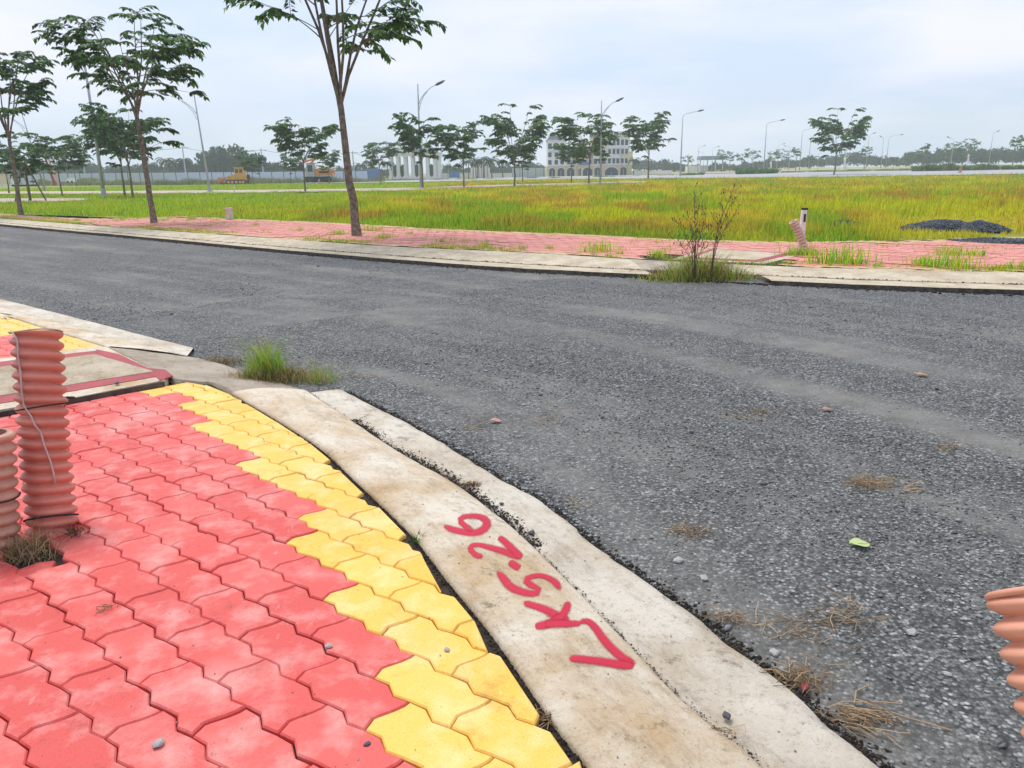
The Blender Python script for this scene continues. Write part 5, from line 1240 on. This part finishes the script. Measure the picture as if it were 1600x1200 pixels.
straw('twig', 'forked pale twig trailing right from the straw tangle', 1415, 768, 4, .16, 2, ang=-.25, thick=.0028, spread=.012)
straw('dry_straw', 'reddish straw scatter on the road, middle of the near right', 1075, 832, 60, .07, 3, spread=.04)
straw('dry_straw', 'faint straw wisps on the road above the centre right', 1180, 648, 34, .13, 4, spread=.07)
straw('dry_straw', 'straw wisps near the right end of the road straw tangle', 1475, 700, 20, .10, 5, spread=.05)
straw('dry_straw', 'loose straw pieces by the road edge, nearest the bottom right', 1250, 985, 46, .12, 6, spread=.07)
straw('dry_straw', 'pale straw pieces lying on the gravel at lower right', 1330, 965, 26, .11, 7, spread=.05)
straw('dry_straw', 'brown straw caught on the broken edge of the gutter', 1245, 1060, 90, .08, 8, spread=.035)
straw('dry_straw', 'straw pile on the gutter edge at the bottom right', 1325, 1120, 80, .09, 9, spread=.035, ang=-.6)
straw('dry_straw', 'straw lodged at the gutter joint edge', 1135, 968, 40, .06, 10, spread=.025)
straw('twig', 'long thin twig curving over the road at the bottom right', 1335, 1100, 3, .30, 11, ang=-.1, thick=.002, spread=.01)
straw('twig', 'thin pale twig arching on the road beside the gutter', 720, 672, 4, .22, 12, ang=.6, thick=.0018, spread=.02)
straw('twig', 'dark twig lying right of the pink leaf', 830, 662, 3, .3, 13, ang=.1, thick=.0016, spread=.02)
straw('twig', 'short crossed twigs on the road near the centre', 1093, 697, 2, .06, 14, thick=.002, spread=.008)
straw('twig', 'bent twig on the road by the green gutter clump', 545, 590, 3, .22, 15, ang=.9, thick=.0022, spread=.01)
straw('dry_straw', 'few straws beside the kerb edge at the middle', 905, 790, 10, .09, 16, spread=.03)
straw('dry_straw', 'small curl of straw on the kerb at the bottom', 1138, 1150, 8, .05, 17, z=-.075, spread=.012)
straw('dry_straw', 'small dark seed sprig on a near red paver', 165, 955, 12, .035, 18, z=.0, spread=.012)
straw('dry_straw', 'straw in the gap between yellow pavers and kerb at the bottom', 860, 1128, 40, .05, 19, z=-.02, spread=.015)
def leaf(u, v, L, W, rz, col, label, z=-.094):
    n = 10; V = []; Fc = []
    for k in range(n+1):
        s = k/n; w = W*.5*math.sin(math.pi*min(.98, max(.03, s)))**.7
        for q in (-1, 0, 1): V.append((L*(s-.5), q*w, .006*abs(q)+.004*math.sin(s*5)))
    for k in range(n):
        for q in (0, 1): Fc.append([k*3+q, k*3+q+1, (k+1)*3+q+1, (k+1)*3+q])
    X, Y = G(u, v, z); t = thing('fallen_leaf', label, 'leaf', (X, Y, z+.004), rz)
    link('blade', mesh_of('blade', V, Fc, leafmat('leaf_'+label.split()[0], col, tuple(.8*c for c in col), .1), True), t)
    m = MB(); m.tube([(-L*.62, 0, .004), (L*.45, 0, .003)], .0008, 4); m.build('midrib', M_STRAW, t)
leaf(1343, 852, .070, .062, -.1, (.52, .64, .26), 'lime green fallen leaf on the gravel road')
leaf(1293, 641, .066, .045, .1, (.50, .26, .17), 'curled brown leaf on the middle of the road')
leaf(1441, 587, .075, .05, -.1, (.55, .34, .20), 'tan leaf on the road, farthest right of the leaves')
leaf(775, 659, .062, .045, -.1, (.72, .36, .30), 'pink leaf lying on the road near the kerb')
leaf(1258, 1076, .05, .02, 1.0, (.30, .05, .05), 'maroon leaf scrap caught at the gutter edge')
def pebble(u, v, z, s, mat, label, seed):
    bm_ = np.random.default_rng(seed); import bmesh
    b = bmesh.new(); bmesh.ops.create_icosphere(b, subdivisions=2, radius=.5)
    for q in b.verts: q.co *= 1+.22*math.sin(q.co.x*9+seed)*math.cos(q.co.y*8+seed*2); q.co.z *= .55; q.co.x *= 1.3
    me = bpy.data.meshes.new('pebble'); b.to_mesh(me); b.free(); me.materials.append(mat); o = link('pebble', me, None, (*G(u, v, z), z+s*.2), seed); o.scale = (s, s, s); tag(o, label, 'stone')
M_PB1 = simple('light_pebble', (.48, .45, .42), (.30, .28, .27), 30, .8, .3); M_PB2 = simple('dark_pebble', (.10, .11, .13), (.05, .055, .06), 30, .7, .3)
for k, (u, v, z, s, mt, lab) in enumerate([(248, 1164, 0, .022, M_PB1, 'squarish grey stone on the red pavers near the bottom left'), (698, 1016, 0, .014, M_PB1, 'round brown-grey pebble on a yellow paver'), (514, 1011, 0, .016, M_PB1, 'pale pebble on the joint of two red pavers'), (574, 1164, 0, .013, M_PB2, 'dark chip on a red paver at the bottom'), (183, 600, .037, .028, M_PB2, 'black stone on the access chamber cover'), (784, 788, -.075, .016, M_PB2, 'dark pebble in the kerb fold above the 6'), (831, 833, -.075, .020, M_PB2, 'bluish stone in the kerb fold below the moss'), (1135, 1120, -.07, .020, M_PB2, 'black oval stone on the kerb at the bottom right'), (853, 1023, -.01, .012, M_PB1, 'tiny blue-grey chip on the kerb left of the L'), (1060, 878, -.10, .03, M_PB1, 'pale stone on the road close to the gutter'), (1100, 905, -.10, .026, M_PB1, 'flat whitish stone by the gutter joint'), (1480, 1055, -.10, .018, M_PB1, 'white stone lying in the dirt at bottom right'), (1425, 990, -.10, .028, M_PB1, 'largest pale stone in the light gravel patch'), (1210, 1022, -.10, .026, M_PB1, 'pale stone beside the straw pieces'), (925, 765, -.10, .018, M_PB1, 'light stone on the road beside the gutter, midway')]):
    pebble(u, v, z, s, mt, lab, k+1)
# broken red paver piece by the pipes
P_ = [Vector(p) for p in [(-.06, -.03), (.0, -.045), (.055, -.02), (.06, .03), (.01, .045), (-.05, .03)]]
X, Y = G(52, 888); o = link('broken_paver', paver_mesh('broken_paver', P_, M_RED), None, (X, Y, -.004), .4); o.rotation_euler = (.06, -.08, .4); tag(o, 'broken piece of red paver lying by the foot of the pipes', 'paver')
# dirt and chips along the foot of both gutters
def edge_dirt_shade(name, line, off, n, seed, s0, label, z):
    r = np.random.default_rng(seed); a = np.array([[p.x, p.y] for p in line]); tt = r.random(n)*(len(a)-1.01); k0 = tt.astype(int); f = (tt-k0)[:, None]; q = a[k0]*(1-f)+a[k0+1]*f; d = a[k0+1]-a[k0]; d /= np.linalg.norm(d, axis=1, keepdims=True)+1e-9
    nn = np.stack([d[:, 1], -d[:, 0]], 1)*off; q = q+nn*np.abs(r.normal(0, 1, (n, 1)))+r.normal(0, .006, (n, 2)); sz = s0*(.4+.9*r.random(n)**2)
    o = stones(name, np.stack([q[:, 0], q[:, 1], np.full(n, z)], 1), sz, M_DIRT, seed); o['kind'] = 'stuff'; tag(o, label)
edge_dirt_shade('gutter_dirt', e1, .06, 16000, 61, .035, 'dark soil and chips along the foot of the far gutter', -.095)
edge_dirt_shade('gutter_dirt', e2, -.012, 5000, 65, .02, 'dark soil in the slot between far kerb and gutter', -.05)
edge_dirt_shade('gutter_dirt', rc, -.02, 6000, 62, .012, 'dark soil and chips along the near gutter edge', -.098)
edge_dirt_shade('joint_dirt', ra, .006, 3500, 63, .010, 'dark soil in the gap between yellow pavers and kerb', -.017)

# grit and crumbs over the near pavers
r = np.random.default_rng(88); n = 2600; q = np.stack([r.uniform(-3.2, .3, n), r.uniform(1.0, 4.6, n)], 1)
kp = [in_poly(Vector(p), BEDP) and not (Vector(p)-sl_n0).dot(nn_) < .02 for p in q]; q = q[np.array(kp)]; n = len(q)
o = stones('paver_grit', np.stack([q[:, 0], q[:, 1], np.full(n, .0012)], 1), .0016+.004*r.random(n)**4, M_STONE, 89); o['kind'] = 'stuff'; tag(o, 'fine grit and crumbs scattered over the near pavers')
a = np.array([[p.x, p.y] for p in ra]); b_ = np.array([[p.x, p.y] for p in rc]); n = 900; k0 = r.integers(0, len(a)-1, n); f = r.random(n)[:, None]**.7; q = a[k0]*(1-f)+b_[k0]*f
zz = []
for p in q:
    h = kerb_bvh.ray_cast(Vector((p[0], p[1], 1)), Vector((0, 0, -1))); zz.append(h[0].z if h[0] else -.077)
o = stones('kerb_grit', np.stack([q[:, 0], q[:, 1], np.array(zz)+.001], 1), .0018+.006*r.random(n)**5, M_STONE, 90); o['kind'] = 'stuff'; tag(o, 'fine grit on the near kerb and gutter')

edge_dirt_shade('fold_debris_shade', rb[30:110], -.028, 3000, 67, .009, 'dark debris, thickened as painted-in shade, in the upper half of the near kerb fold', -.078)  # real debris, spread thicker to darken the shaded fold
edge_dirt_shade('fold_debris_shade', rb, -.007, 2600, 66, .0055, 'dark crumbs laid as a shade line along the fold between near kerb and gutter', -.079)  # dark crumbs added to draw the shadow line under the kerb lip
